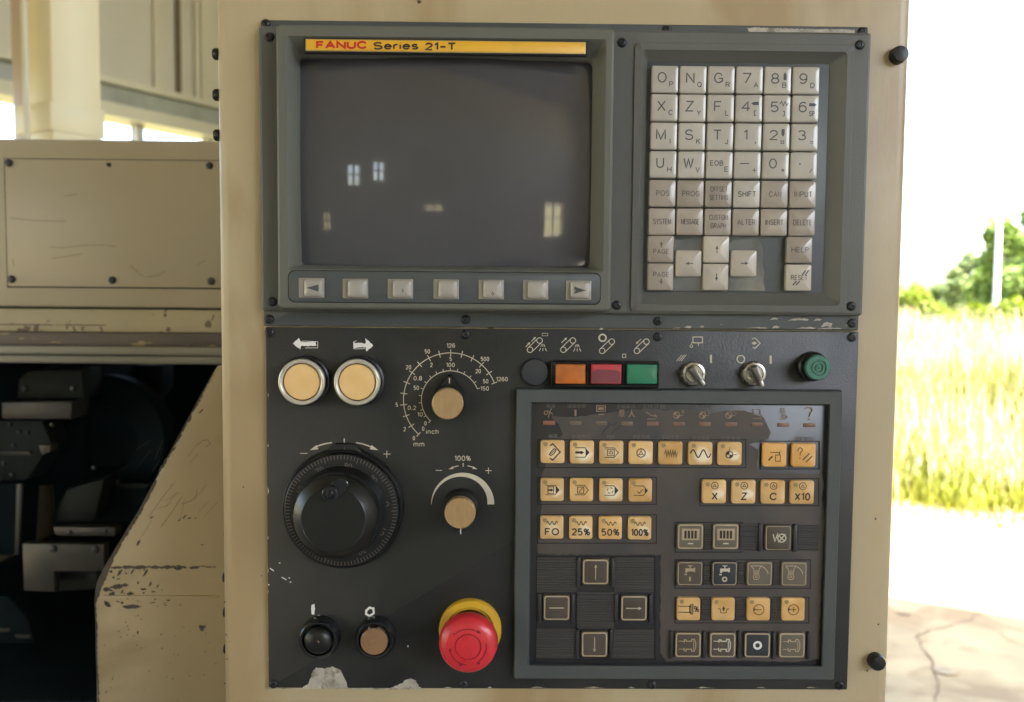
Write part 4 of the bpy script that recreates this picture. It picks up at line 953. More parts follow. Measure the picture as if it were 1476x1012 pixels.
# small Chinese captions, dim
ik = plane_ink(my-.00050, mem)
for x, y, t, w_ in ((794,585.5,'\u7535\u6e90',13),(831,585,'\u6e29\u5ea6\u62a5\u8b66',27),(902,586,'\u4e3b\u8f74\u539f\u70b9',28),(942,586.3,'\u5de5\u4ef6\u8ba1\u6570',34),(1016,587,'\u539f\u70b9\u4f4d\u7f6e',27),
    (797,629,'\u7f16\u8f91',13),(838,629.5,'\u81ea\u52a8\u6267\u884c',27),(880,630,'MDI',10),(924,630.5,'\u624b\u8f6e\u65b9\u5f0f',25),(966,631,'\u624b\u52a8\u65b9\u5f0f',25),(1010,631.5,'\u5feb\u901f\u8fdb\u7ed9',24),(1053,632,'\u56de\u53c2\u8003\u70b9',28),(1101,632.5,'\u5200\u5177',9),(1161,632.8,'\u62a5\u8b66\u590d\u4f4d',28)):
    ik.text(t, x, y, 4.6, w_, 0)
ik.put('small_captions', M['inkdim'], mem, wl(mem))
# smears on the film
ik = plane_ink(my-.00052, mem)
ik.stroke([(868,627),(871,620),(876,616),(879,610)], 1.6); ik.stroke([(883,624),(886,620),(892,617),(895,613)], 1.3)
ik.stroke([(878,611),(884,613),(890,609)], 1.0)
ik.put('scuff_mark', M['membrane'], mem, wl(mem))

# ---- printed dial scales on the operator plate
PY = oy-.00012
I = plane_ink(PY, oplate)
cx, cy, r1, r2 = 649.3, 576.4, 67.7, 41.9
I.arc(cx, cy, r1, -137.2, 69, 1.15, 60); I.arc(cx, cy, r2, -136.5, 68, 1.15, 50)
for i in range(16):
    a = rad(-137.2+13.75*i); big = 5 if i not in (0, 15) else 4.2
    I.line(cx+(r1-big)*sin(a), cy-(r1-big)*cos(a), cx+(r1+big)*sin(a), cy-(r1+big)*cos(a), 1.1)
    a = rad(-136.5+13.63*i); I.line(cx+(r2-.5)*sin(a), cy-(r2-.5)*cos(a), cx+(r2+4)*sin(a), cy-(r2+4)*cos(a), 1.0)
def num(t, x, y, h=6.3, k=3.5, b=-.012): I.write(t, x, y, h, (len(t)*k+.9*(len(t)-1)) if t != '1' else None, .95)
for t, x, y in (('0',596.6,631.5),('2',583.4,618.6),('5',571.9,583.4),('20',588.9,529.3),('50',615.9,506.6),('126',649.9,498.1),('500',699,517.5),('1260',723.5,546.5),
                ('0',610,617.9),('0.2',593.8,587.8),('0.8',602.2,545.3),('2',621.8,526),('5',649.6,517.5),('20',689.3,535),('50',700,549.6),
                ('0',613.3,610.2),('10',605.6,597.3),('50',600,559),('100',649.4,526),('150',698.6,560)): num(t, x, y)
I.write('inch', 623.1, 622, 7, 18, .95); I.write('mm', 603.8, 640, 7.5, 15.5, .95)
# spindle override print
I.write('100%', 666.9, 660.6, 7.6, 23.5, 1.05)
I.line(667.6,667.4,667.6,672.6,1.3)
for s_ in (-1, 1):
    q = I.pts(667.4, 712, 41, s_*9, s_*28, 8); I.stroke(q[:-1], 1.2); I.head(q[-1][0]+s_*1.5, q[-1][1]+.8, s_*112, 7, 3.6)
I.line(628,678,637,678.2,1.1); I.line(699.5,678.4,708.5,678.5,1.1); I.line(704,674,704,683,1.1)
# spindle crescent (widening to the right)
outer = I.pts(666.9, 727, 45.6, -90, 90, 30); inner = [(666.9-1.4+ (44.2-4.6*(i/30)*1.0)*sin(rad(-90+6*i)) - 1.6*(i/30), 727-(44.6-7.8*sin(pi*i/60)**1.0-.2)*cos(rad(-90+6*i))) for i in range(31)]
inner = [(666.9+(44.8-9.2*(i/30)**.9)*sin(rad(-90+6*i)), 727-(44.8-9.2*(i/30)**.9)*cos(rad(-90+6*i))) for i in range(31)]
I._a(outer+inner, [(i, i+1, i+32, i+31) for i in range(30)])
# handwheel arrows
I.line(496.3,632,496.3,640.6,1.7)
for s_, pts_ in ((-1, [(478.5,638),(470,639.3),(462,641.5),(454,644.5)]), (1, [(513.3,638),(522,639.6),(530,642.2),(537,645)])):
    I.stroke(pts_, 1.7)
I.head(446.5,649,-112,12,6.5); I.head(545.5,649,112,12,6.5)
I.line(432.5,653.5,443.5,653.5,1.1); I.line(552.5,654.5,563,654.5,1.1); I.line(557.6,649.5,557.6,660,1.1)
I.put('dial_scale_print', M['ink'], oplate, wl(oplate))
# conveyor icons
I = plane_ink(PY, oplate)
def conv(x, y, w_=1.1, s_=1):
    I.ring(x+6.8, y-6.5, 4, w_, 16); I.ring(x-7, y+6.8, 4, w_, 16); I.line(x+4, y-9.4, x-9.8, y+3.9, w_); I.line(x+9.6, y-3.6, x-4.2, y+9.6, w_)
def spray(x, y):
    for u, v in ((-2,-1.5),(0,-1.5),(2,-1.5)): I.line(x+u*.6, y-3, x+u*1.6, y+1, .9)
    for u in (-4.5, 0, 4.5): I.line(x+u*.7, y+3, x+u*1.2, y+7, 1.0)
conv(771,497.4); I.arrow(758,500,764.5,493,1.2,4,3.6); I.arrow(766,492,772.5,485.5,1.2,4,3.6); spray(782.5,499)
I.rect(781.5,480.5,789.5,484,.6)
conv(819,497.4); I.arrow(809.5,494,817.5,486.5,1.2,4,3.6); spray(832,499.5)
I.ring(868.5,487,5.0,2.2,20); conv(875,499)
conv(925,499); I.arrow(924,488.5,916.5,496,.9,3.6,3.2)
I.rect(897.3,510.5,902,515.4,.9)
for u in (0, 3.4, 6.4): I.line(975+u, 520.5+.0*u, 983+u, 511.5, .9)
I.rect(998.8,485.8,1012.5,494.2,1.3); I.line(1006.5,494,1006.5,499,1.1); I.ring(996.5,499,2,.9,10); I.line(997,493,997,496,.9)
I.fill(1023.2,511.5,1026.2,523.5); I.fill(1109.2,512.5,1112.2,524.5)
I.ring(1067.7,517.8,5.4,1.6,22)
I.stroke([(1084,489),(1088,487),(1095.5,494.8),(1088,502.5),(1085,500)], 1.4); I.poly([(1083,494.5),(1087,492.5),(1091,494.5),(1087,497)])
I.put('button_sign_print', M['ink'], oplate, wl(oplate))
# hand-painted arrows and marks
random.seed(9)
I = plane_ink(PY, oplate)
def rough(pts, j=.5):
    out = []
    for i in range(len(pts)):
        a, b = pts[i], pts[(i+1) % len(pts)]; n = max(1, int(math.dist(a, b)/2.2))
        for k in range(n): out.append((a[0]+(b[0]-a[0])*k/n+random.uniform(-j,j), a[1]+(b[1]-a[1])*k/n+random.uniform(-j,j)))
    return out
def mark(fn, label):
    k = plane_ink(PY, oplate); fn(k); k.put('painted_mark', M['white'], oplate, wl(oplate), label)
def m1(I): I.poly(rough([(422,495.5),(431,487),(433,492.5),(443,493),(455,492.5),(456,498.5),(444,499),(434,498.5),(433,504),(428,500)])); I.stroke([(436,491.5),(458,492.5),(458,501.5),(440,501.5)], .7)
def m2(I): I.poly(rough([(538,498),(528,507),(527,500.5),(518,501),(510,502),(509,494),(518,494.5),(527,495),(527,487.5)])); I.stroke([(526,502.5),(510,503),(509.5,493),(514,491)], .7)
mark(m1, 'white left-pointing arrow above the left push button'); mark(m2, 'white right-pointing arrow above the right push button')
mark(lambda I: I.poly(rough([(449,872),(453,870.5),(454,878),(453,886),(449.5,886),(448.5,878)], .3)), 'white hand-painted bar above the start button')
mark(lambda I: I.stroke(rough([(533,875.5),(538,877),(538.5,884),(533,888),(528,885),(528,880)], .4), 3.0, True), 'white hand-painted ring above the stop button')
for x, y, l, a in ((389,819,7,35),(406,832,8,30),(402,811.5,2,0),(387,842,2,60),(416,833,2,0),(417.5,839,2.5,0),(588,930,3,90),(458,887,5,10)):
    I.line(x, y, x+l*cos(rad(a)), y+l*sin(rad(a)), 1.5)
I.put('paint_fleck', M['white'], oplate, wl(oplate), kind='stuff')
# chipped paint along the lower edge and the strip
def chips(parent, y, polys, j=.9):
    I = plane_ink(y, parent)
    for q in polys: I.poly(rough(q, j))
    I.put('chipped_paint', M['chip'], parent, wl(parent), kind='stuff')
chips(oplate, oy-.0001, [[(434,992.5),(445,986),(449,972),(455,962),(468,964),(480,961),(490,965),(495,974),(500,985),(502,992.5)],
    [(560,993),(575,987),(585,980),(592,977.5),(599,981),(602,987),(608,993)], [(388,991.2),(434,991.4),(434,993),(388,992.6)], [(500,991.8),(620,992.4),(600,993.8),(500,993.4)]], .8)
chips(oplate, oy-.00011, [[(385.6,y),(387.6,y+l*.3),(387.2,y+l*.7),(385.8,y+l)] for y, l in ((566,8),(640,5),(702,12),(772,6),(818,9),(850,5),(902,14),(948,7))], .35)
chips(oplate, oy-.00011, [[(x,991.6),(x+l*.4,989.8),(x+l,991.8)] for x, l in ((640,14),(702,9),(765,22),(842,30),(905,12),(1003,26),(1090,15),(1160,20))], .4)
random.seed(15)
st = []
for x0, x1, yy, h in ((756,772,476.2,2.2),(782,790,476.5,1.2),(806,812,476,1.8),(862,870,474.5,3),(870,884,476,1.5),(969,981,472.8,1.6),(985,997,471.3,3.6),(1008,1015,471,3),(1037,1043,467.5,1),(1074,1107,472.5,2.4),(1112,1124,471.5,3.2),(1110,1122,459.5,2.6),(1135,1166,460.5,3.5),(1172,1184,461,3.6),(1183,1200,468,7),(1146,1176,472.8,2.6),(1178,1214,473.5,2),(1217,1222,469,3)):
    st.append([(x0,yy+h*.5),(x0+(x1-x0)*.3,yy-h*.4),(x0+(x1-x0)*.55,yy-h*.6),(x1,yy-h*.2),(x1-2,yy+h*.5),((x0+x1)/2,yy+h*.35)])
chips(mp, -.0029, st, .5)
chips(mp, -.00292, [[(1078,40.8),(1090,39.5),(1125,41),(1180,42),(1232,43),(1232,48.5),(1180,48),(1130,49),(1108,47.5),(1090,51),(1081,50)]], .7)
# dark smudge of worn label left of chips and a chip above the panel
I = plane_ink(-.0003, hous)
for q in ([(601,1),(606,0),(608,4),(603,6)], [(1338,0),(1339,0),(1339,1)],): I.poly(rough(q, .6))
for x, y in ((322,836),(324,868),(326,915),(331,925),(327,950),(324,985),(1250,967),(1262,748),(1266,900),(377,830),(351,702)): I.disc(x, y, random.uniform(.7,1.6), 8)
I.put('paint_nick', M['wearmark'], hous, wl(hous))

# ---- two white-ringed push buttons
def at(px, py, y): x, z = P(px, py, y); return (x, y, z)
def push(px, py, label):
    x, z = P(px, py, -.013)
    b = part('push_button', lathe([(.0162,0),(.0162,-.0035),(.0150,-.0040),(.0148,-.0095),(.0140,-.0100)], 56).mesh('push_button', M['black'], 35), pen, (x, oy, z), label)
    part('bezel_ring', lathe([(.01465,-.0092),(.01475,-.0118),(.0143,-.0129),(.0135,-.0132),(.0124,-.0126),(.0120,-.0115),(.0120,-.0092)], 56, cap=False).mesh('bezel_ring', M['ring'], 50), b, (x, oy, z))
    part('cap', lathe([(.01145,-.0090),(.01145,-.0108),(.0110,-.0113),(.006,-.0115),(.001,-.0116)], 56).mesh('cap', M['pushamber'], 40), b, (x, oy, z))
push(435.6,550.3,'left of the two cream-ringed amber push buttons'); push(515.2,550.6,'right of the two cream-ringed amber push buttons')

# ---- rotary switches with bronze caps
def rotary(px, py, bx, by_, ang, label, rl):
    x, z = P(px, py, -.024); X0, Z0 = P(bx, by_, oy)
    b = part('rotary_knob', None or lathe([(.0112,0),(.0112,-.012),(.0104,-.0145)], 40).mesh('rotary_knob', M['black'], 35), pen, (x, oy, z), label)
    # tapering pointer skirt
    a = rad(ang); d = (sin(a), cos(a))
    def loop(r, tip, y):
        pts = []
        for k in range(24):
            t = rad(-118+236*k/23) + pi     # arc on the far side of the tip
            u = r*sin(t), r*cos(t); pts.append(u)
        tipw = .0012
        pts += [(tipw, tip), (-tipw, tip)][::1] if False else []
        pts = pts + [(-tipw, tip), (tipw, tip)][::-1][::-1]
        out = []
        for u, v in pts: out.append((u*cos(a)+v*sin(a), y, -u*sin(a)+v*cos(a)))
        return out
    mq = MB().loops([loop(.0116, rl, 0), loop(.0114, rl-.0003, -.007), loop(.0105, rl-.0016, -.0086)], cap1=True)
    part('pointer_skirt', mq.mesh('pointer_skirt', M['black'], 35), b, (x, oy, z))
    part('cap', lathe([(.0098,-.0140),(.0098,-.0205),(.0093,-.0209),(.0090,-.0206),(.001,-.0207)], 48).mesh('cap', M['capbeige'], 35), b, (x, oy, z))
    return x, z, b, d
x, z, b, d = rotary(645,582.3,648,572,2,'upper rotary knob with bronze cap, pointing up','z' and .0175)
part('pointer_line', MB().box(d[0]*.0135-.0003,d[0]*.0135+.0003,-.0089,-.0086,.0118,.0152).mesh('pointer_line', M['ink'], None), b, (x, oy, z))
x, z, b, d = rotary(663,740,665,736,176,'lower rotary knob with bronze cap, pointing down', .0165)
part('pointer_line', MB().box(-.0003,.0003,-.0089,-.0086,-.0165,-.0108).mesh('pointer_line', M['white'], None), b, (x, oy, z))

# ---- handwheel
x0, z0 = P(492.3, 735.5, -.012)
hb = part('handwheel', lathe([(.0392,0),(.0392,-.0045),(.0380,-.0062),(.0374,-.0062),(.0374,-.005)], 96).mesh('handwheel', M['black'], 35), pen, (x0, oy, z0), 'black handwheel with a ticked dial and small crank screw')
nb = R4((479,638),(512,638),(524,664),(470,664), -.008); zt = P(495,640,-.008)[1]
part('pointer_tab', MB().prism([(P(483,641,-.008)[0]-x0, zt-z0), (P(509,641,-.008)[0]-x0, zt-z0), (P(514,645,-.008)[0]-x0, zt-z0-.0018), (P(528,660,-.008)[0]-x0, zt-z0-.0075), (P(528,668,-.008)[0]-x0, zt-z0-.012), (P(466,668,-.008)[0]-x0, zt-z0-.012), (P(466,658,-.008)[0]-x0, zt-z0-.0075), (P(478,645,-.008)[0]-x0, zt-z0-.0018)], 0, -.0050, .0008).mesh('pointer_tab', M['black'], 35), hb, (x0, oy, z0))
part('pointer_line', MB().box(.0012,.0016,-.0053,-.0050,.0385,.0405).mesh('pointer_line', M['inkdim'], None), hb, (x0, oy, z0))
dial = part('dial_ring', lathe([(.0368,-.003),(.0368,-.0085),(.0360,-.0095),(.0285,-.0105),(.0275,-.0105)], 96).mesh('dial_ring', M['black'], 30), hb, (x0, oy, z0))
V = []; Fc = []
for i in range(100):
    a = 2*pi*i/100; l = .0332 if i % 10 else .0322
    c, s_ = cos(a), sin(a); h = .00024; k = len(V)
    for r, yy in ((l,-.00995),(.0359,-.00955)):
        for e in (-h, h): V.append((r*c-e*s_, yy-.0003, r*s_+e*c))
    Fc.append((k, k+1, k+3, k+2))
part('dial_ticks', mesh_of('dial_ticks', V, Fc, M['inkdim']), hb, (x0, oy, z0), kind='stuff')
ik = Ink(lambda a, b: (a*.00045, -b*.00045), -.0106)
for i in range(10):
    a = rad(9+36*i); r = 65.5; t = str((80+10*i) % 100); V0 = len(ik.V)
    ik.text(t, 0, 0, 7.5, 7 if len(t) == 1 else 11, 0)
    for j in range(V0, len(ik.V)):
        u, yy, v = ik.V[j]; ik.V[j] = (u*cos(a)+v*sin(a)+r*.00045*sin(a), yy, -u*sin(a)+v*cos(a)+r*.00045*cos(a))
ik.put('dial_numbers', M['inkdim'], hb, (x0, oy, z0))
x1, z1 = P(480.2, 749.5, -.036)
part('hub', lathe([(.0290,-.0095),(.0290,-.012),(.0278,-.0165),(.0272,-.0215)], 96).mesh('hub', M['black'], 30), hb, (x0, oy, z0))
part('grip', lathe([(.0262,-.0205),(.0262,-.0255),(.0250,-.0275),(.0205,-.0325),(.0198,-.0330),(.0194,-.0326),(.001,-.0326)], 96).mesh('grip', mat('satin_black_grip', (.011,.012,.0115), .38, coat=.1, var=.2, vscale=20), 30), hb, (x1, oy, z1))
xb, zb = P(474.5, 713, -.041)
me = MB().loops([rr(0,0,.0095,.017,.0047,0,8), rr(0,0,.0095,.017,.0047,-.0014,8), rr(0,0,.0085,.016,.0042,-.0018,8)])
R = Matrix.Rotation(rad(52), 4, 'Y'); me.V = [R @ (v+Vector((0,0,.004))) for v in me.V]
part('crank_recess', me.mesh('crank_recess', M['blackg'], 35), hb, (xb, oy-.0318, zb))
part('crank_boss', lathe([(.0049,0),(.0049,-.0042),(.0043,-.0048),(.0035,-.0048),(.0034,-.0038),(.0022,-.0040),(.0010,-.0034)], 28).mesh('crank_boss', M['screwm'], 35), hb, (xb, oy-.0320, zb))
o = part('crank_screw', SM, hb, (xb, oy-.0354, zb)); o.scale = (.85,1,.85)

# ---- start / stop buttons
def round_btn(px, py, cap, mt, label):
    x, z = P(px, py, -.012)
    b = part('round_button', lathe([(.0136,0),(.0136,-.0040),(.0128,-.0075),(.0118,-.0086),(.0104,-.0084),(.0100,-.0060),(.0100,-.003)], 48).mesh('round_button', M['blackg'], 40), pen, (x, oy, z), label)
    part('cap', lathe(cap, 40).mesh('cap', mt, 40), b, (x, oy, z))
    return b, x, z
b, x, z = round_btn(458.5,923.4,[(.0090,-.003),(.0090,-.0088),(.0082,-.0108),(.0060,-.0122),(.003,-.0128),(.0005,-.013)],M['black'],'black domed start button under the painted bar')
part('painted_glint', lathe([(.0016,-.01265),(.001,-.01295)], 12).mesh('painted_glint', M['browncap'], 40), b, (x+.0006, oy, z+.0004))  # small brown disc stands in for a glint on the dome
b, x, z = round_btn(539.6,923.5,[(.0088,-.003),(.0088,-.0105),(.0083,-.0110),(.0035,-.0112),(.0032,-.0116),(.0012,-.0117),(.0010,-.0113),(.0001,-.0113)],M['browncap'],'brown flat stop button under the painted ring')
for s_ in (-1, 1): part('spring_clip', MB().box(s_*.003-.0007,s_*.003+.0007,-.0112,-.009,.0082,.0095).mesh('spring_clip', M['chrome'], None), b, (x, oy, z))

# ---- emergency stop
xy, zy = P(677.6, 909.8, -.008)
es = part('emergency_stop', lathe([(.0205,0),(.0205,-.0040),(.0198,-.0050),(.0160,-.0056),(.0150,-.0040)], 72).mesh('emergency_stop', M['estopy'], 35), pen, (xy, oy, zy), 'red mushroom emergency stop on a yellow ring')
xr, zr = P(674.6, 931.6, -.033)
part('stem', lathe([(.0145,-.003),(.0130,-.010),(.0120,-.018)], 40).mesh('stem', M['black'], 35), es, ((xy+xr)/2, oy, (zy+zr)/2))
part('mushroom_cap', lathe([(.0130,-.0170),(.0172,-.0180),(.0186,-.0205),(.0186,-.0235),(.0180,-.0270),(.0166,-.0292),(.0130,-.0306),(.0084,-.0311),(.0080,-.0306),(.0076,-.0311),(.0040,-.0314),(.0003,-.0315)], 80).mesh('mushroom_cap', M['redcap'], 40), es, (xr, oy, zr))
hfc = lambda X, Z: .0309
ik = Ink(lambda a, b: (a*S*.95, -b*S*.95), -.0003, hf=hfc)
for a0, a1, hd in ((-42, 38, 1), (-128+8, -165-10, 0), (112-8, 150, 0)):
    ik.arc(0, 0, 27, a0, a1, 1.1, 12)
ik.disc(-20.5, -19.5, 1.4, 10); ik.head(19.5, -19.5, 130, 7, 5)
ik.head(-6.5, 27, 95, 6, 4.5); ik.head(-26, 1, 5, 5, 4); ik.head(12, 26, -110, 6, 4.5); ik.line(26.5,-6,27,0,1.1)
ik.arc(0, 0, 27, 80, 120, 1.1, 10); ik.arc(0, 0, 27, -100, -130, 1.1, 10)
ik.put('engraved_arrow', M['redline'], es, (xr, oy, zr))
ik = Ink(lambda a, b: (a*S, -b*S), -.0002, hf=lambda X, Z: .0309); ik.ring(0, 0, 17.4, 1.1, 40); ik.put('engraved_ring', M['redline'], es, (xr, oy, zr))

# ---- blank plug, lamps, key selectors, buzzer
x, z = P(771.2, 536.8, -.007)
part('hole_plug', lathe([(.0090,0),(.0090,-.0022),(.0082,-.0032),(.001,-.0035)], 40).mesh('hole_plug', M['darkkey2'], 40), pen, (x, oy, z), 'black blank plug left of the coloured lamps')
fr = R4((795,519.5),(950.3,522),(950,561),(795,558.5), -.010)
lf = part('lamp_frame', MB().loops([rr(0,0,fr[2],fr[3],.0008,0), rr(0,0,fr[2],fr[3],.0008,-.0060), rr(0,0,fr[2]-.001,fr[3]-.001,.0006,-.0066), rr(0,0,fr[2]-.002,fr[3]-.002,.0006,-.0058)]).mesh('lamp_frame', M['black'], 30), pen, (fr[0], oy, fr[1]))
for (a, b_, mt, nm) in ((799.5,845.5,'orange','orange lamp button, dirty'),(850.8,897.6,'pink','red lamp button, lower half faded'),(902.5,949,'green','green lamp button')):
    q = R4((a,523.5),(b_,524),(b_,555.5),(a,555), -.0125)
    cell = part('lamp_button', MB().loops([rr(0,0,q[2]+.001,q[3]+.0016,.0006,0), rr(0,0,q[2]+.001,q[3]+.0016,.0006,-.0072), rr(0,0,q[2],q[3],.0005,-.0078), rr(0,0,q[2]-.0008,q[3]-.0008,.0005,-.0066)]).mesh('lamp_button', M['blackg'], 30), pen, (q[0], oy, q[1]), nm)
    w_, h_ = q[2]-.0012, q[3]-.0014
    part('lens', MB().loops([rr(0,0,w_,h_,.0006,-.0064), rr(0,0,w_,h_,.0006,-.0086), rr(0,0,w_-.0008,h_-.0008,.0005,-.0092), rr(0,0,w_-.003,h_-.003,.0004,-.0094)]).mesh('lens', M[mt], 40), cell, (q[0], oy, q[1]))
    if mt == 'pink':
        m = MB().prism([(-w_/2+.0006, -h_/2+.0006), (w_/2-.0006, -h_/2+.0006), (w_/2-.0012, h_*.16), (w_*.2, h_*.22), (-w_*.3, h_*.24), (-w_/2+.0006, h_*.12)], -.00935, -.0095)
        part('faded_patch', m.mesh('faded_patch', M['pinkd'], None), cell, (q[0], oy, q[1]))
def selector(px, py, ang, label):
    x, z = P(px, py, -.008)
    b = part('key_selector', lathe([(.0080,0),(.0080,-.0030),(.0072,-.0042),(.0058,-.0046),(.0052,-.0040),(.002,-.0040)], 40).mesh('key_selector', M['chrome'], 35), pen, (x, oy, z), label)
    m = MB().bbox(-.0019,.0019,-.0125,-.0038,-.0082,.0058,.0009)
    for v in m.V:
        k = (v.z+.0082)/.014; v.x *= .72+.5*k
    R = Matrix.Rotation(rad(ang), 4, 'Y'); m.V = [R @ v for v in m.V]
    part('lever', m.mesh('lever', M['lever'], 40), b, (x, oy, z))
    m = MB().bbox(-.0010,.0010,-.0129,-.0124,-.0080,-.0040,.0003); m.V = [R @ v for v in m.V]
    part('lever_tip', m.mesh('lever_tip', M['chrome'], 40), b, (x, oy, z))
selector(1000.7,539,-38,'silver selector switch with lever turned lower right, beside the double slash sign'); selector(1088,539,-24,'silver selector switch with lever nearly upright, beside the ring sign')
x, z = P(1179.5, 530, -.016)
bz = part('buzzer', lathe([(.0096,0),(.0096,-.0035),(.0084,-.0045),(.0082,-.010)], 40).mesh('buzzer', M['black'], 35), pen, (x, oy, z), 'green ringed buzzer at the right end')
part('buzzer_cap', lathe([(.0080,-.009),(.0080,-.0125),(.0074,-.0134),(.0052,-.0134),(.0051,-.0124),(.0040,-.0124),(.0039,-.0132),(.0029,-.0132),(.0028,-.0124),(.0018,-.0124),(.0017,-.0132),(.0008,-.0132),(.0007,-.0126),(.0001,-.0126)], 48).mesh('buzzer_cap', M['buzz'], 30), bz, (x, oy, z))

# ---- side bolts and knobs of the housing
def bolt(px, py, r, y, l=.008):
    x, z = P(px, py, y)
    m = MB().loops([[(-t, r_*cos(2*pi*i/14), r_*sin(2*pi*i/14)) for i in range(14)] for r_, t in ((r,0),(r,l*.75),(r*.8,l),(r*.5,l),(r*.45,l*.7))])
    part('side_bolt', m.mesh('side_bolt', M['black'], 40), pen, (hx0+.0005, y, z))
for p in ((303,78),(303,137),(304,195)): bolt(*p, .0038, .007, .0040)
for p in ((317,832),(317,882),(318,935)): bolt(*p, .0034, .009, .0022)
for px, py in ((1303,75),(1270,960)):
    x, z = P(px, py, -.010)
    b = part('edge_stud', lathe([(.0055,0),(.0055,-.005),(.0047,-.0065),(.001,-.007)], 24).mesh('edge_stud', M['black'], 40), pen, (x, 0, z))

# ================================================================== LATHE behind, left
LY = .42
def lp(px, py, y=LY): return P(px, py, y)
lo = lp(120, 500); LO = Vector((lo[0], LY, .0))
la = empty('lathe', LO, 'beige lathe with cover plate, worn rail and dark open tool area, left of the pendant', 'machine tool')
def lbox(name, a, b, y0, y1, mt, bev=.002, label=None):     # a,b: photo corners top-left/bottom-right at front face y1
    xa, xb_ = lp(*a, y1)[0], lp(*b, y1)[0]; za, zb_ = lp(150, a[1], y1)[1], lp(150, b[1], y1)[1]
    m = MB().bbox(xa-LO.x, xb_-LO.x, y1-LO.y, y0-LO.y, zb_, za, bev)
    return part(name, m.mesh(name, mt, 40), la, LO, label)
cov = lbox('top_cover', (-420,201), (800,443.5), 1.15, LY, M['tan_lathe'], .004)
def lplate(name, a, b, y0, y1, mt, parent, bev=.0008):
    xa, xb_ = lp(*a, y1)[0], lp(*b, y1)[0]; za, zb_ = lp(150, a[1], y1)[1], lp(150, b[1], y1)[1]; o = wl(parent)
    m = MB().bbox(xa-o.x, xb_-o.x, y1-o.y, y0-o.y, zb_-o.z, za-o.z, bev); return part(name, m.mesh(name, mt, 40), parent, o)
lplate('plate_gap', (5.4,229.4), (420,415.6), LY, LY-.0006, M['groove'], cov, .0002)
lplate('cover_plate', (6.2,230.2), (420,413.8), LY-.0006, LY-.0035, M['tan_lathe'], cov)
LS = lathe([(.0042,0),(.0042,-.0012),(.0034,-.0024),(.001,-.0028)], 20).mesh('screw', M['screwm'], 40)
for p in ((13,235,1),(157,237.5,.55),(302,239,.9),(17,402.5,1),(162,404,1),(305,405.5,1)):
    x, z = lp(p[0], p[1], LY-.0035); o = part('screw', LS, cov, (x, LY-.0035, z)); o.scale = (p[2], 1, p[2])
# scratches on the plate
I = plane_ink(LY-.0037, cov)
for q in ([(14,314),(50,318),(95,319)],[(72,356),(90,357),(120,354),(150,353),(167,356)],[(75,372),(95,370),(118,366)],[(188,383),(200,394),(209,400)],[(213,399),(228,397),(238,391)],[(284,382),(296,375)],[(92,283),(112,280)],[(18,374),(21,384)]): I.stroke(rough(q, .3)[:-3] if False else q, .8)
I.put('scratch_marks', mat('fine_scratch', (.20,.16,.10), .5), cov, wl(cov), kind='stuff')
lbox('cover_joint', (-420,443.5), (800,445.8), .9, LY+.003, M['groove'], .0003)
lbox('lower_band', (-420,445.8), (800,479), .9, LY-.001, M['tan_worn'], .002)
lbox('band_groove', (-420,468.3), (152,469.6), LY, LY-.0018, M['rust'], .0002)
lbox('worn_rail', (-420,479), (800,499), .9, LY-.004, M['rust'], .002)
lbox('steel_rail', (-420,499), (800,512), .9, LY-.008, M['rail'], .0025)
lbox('steel_rail', (-420,512.6), (800,524.5), .9, LY-.006, M['rail'], .0025)
# dark inside: rear wall, floor, side
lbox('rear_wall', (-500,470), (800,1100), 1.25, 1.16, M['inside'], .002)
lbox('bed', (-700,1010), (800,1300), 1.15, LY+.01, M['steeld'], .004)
lbox('base', (-900,1300), (800,2300), 1.15, LY+.01, M['tan_lathe'], .006)
xa, za = lp(-420, 201); xe, ze = lp(-420, 1100)
part('end_wall', MB().box(xa-LO.x-.02, xa-LO.x, .002, .73, 0, za-.004).mesh('end_wall', M['tan_lathe'], None), la, LO)
lbox('front_panel', (345,525), (800,1300), 1.15, LY-.004, M['tan_lathe'], .004)
# tool area pieces (dark castings, steel plates) -- photo outline, own depth and thickness
def lpoly(name, pts, y, th, mt, bev=.002, label=None):
    q = [lp(a, b, y) for a, b in pts]
    m = MB().prism([(a-LO.x, b) for a, b in q], y+th-LO.y, y-LO.y, bev); return part(name, m.mesh(name, mt, 40), la, LO, label)
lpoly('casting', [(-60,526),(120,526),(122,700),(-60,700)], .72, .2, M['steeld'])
lpoly('rear_guard', [(157,526),(234,526),(234,560),(205,602),(173,636),(164,590)], .90, .05, M['turret'], .004)
lpoly('tool_block', [(26,548),(40,534),(118,534),(121,575),(24,575)], .66, .06, M['turret'], .003)
lpoly('tool_clamp', [(2,580),(104,579),(102,604),(2,604)], .63, .05, M['steel'], .002)
# turret disc, big round body
tx, tz = lp(128, 640, .68)
part('turret_disc', lathe([(.092,0),(.092,-.03),(.088,-.034),(.05,-.036),(.045,-.02)], 60).mesh('turret_disc', M['steeld'], 35), la, (tx, .76, tz))
lpoly('turret_face', [(-60,606),(60,606),(74,640),(60,660),(40,690),(30,697),(-60,697)], .64, .05, M['turret'], .003)
lpoly('holder_edge', [(-60,650.5),(42,650.5),(44,656),(-60,656)], .635, .01, M['steel'], .001)
lpoly('tool_holder', [(56,642),(73,642),(72,652),(60,656)], .63, .02, M['steel'], .001)
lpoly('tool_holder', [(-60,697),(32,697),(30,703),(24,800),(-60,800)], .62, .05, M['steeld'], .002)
lpoly('bright_edge', [(24,697.5),(32,697.5),(26,800),(21,800)], .618, .004, M['steel'], .0005)
lpoly('chuck_guard', [(96,705),(150,690),(136,752),(76,752),(84,725)], .66, .04, M['turret'], .003)
lpoly('slide_block', [(162,700),(212,700),(212,752),(140,752)], .70, .12, M['steeld'], .003)
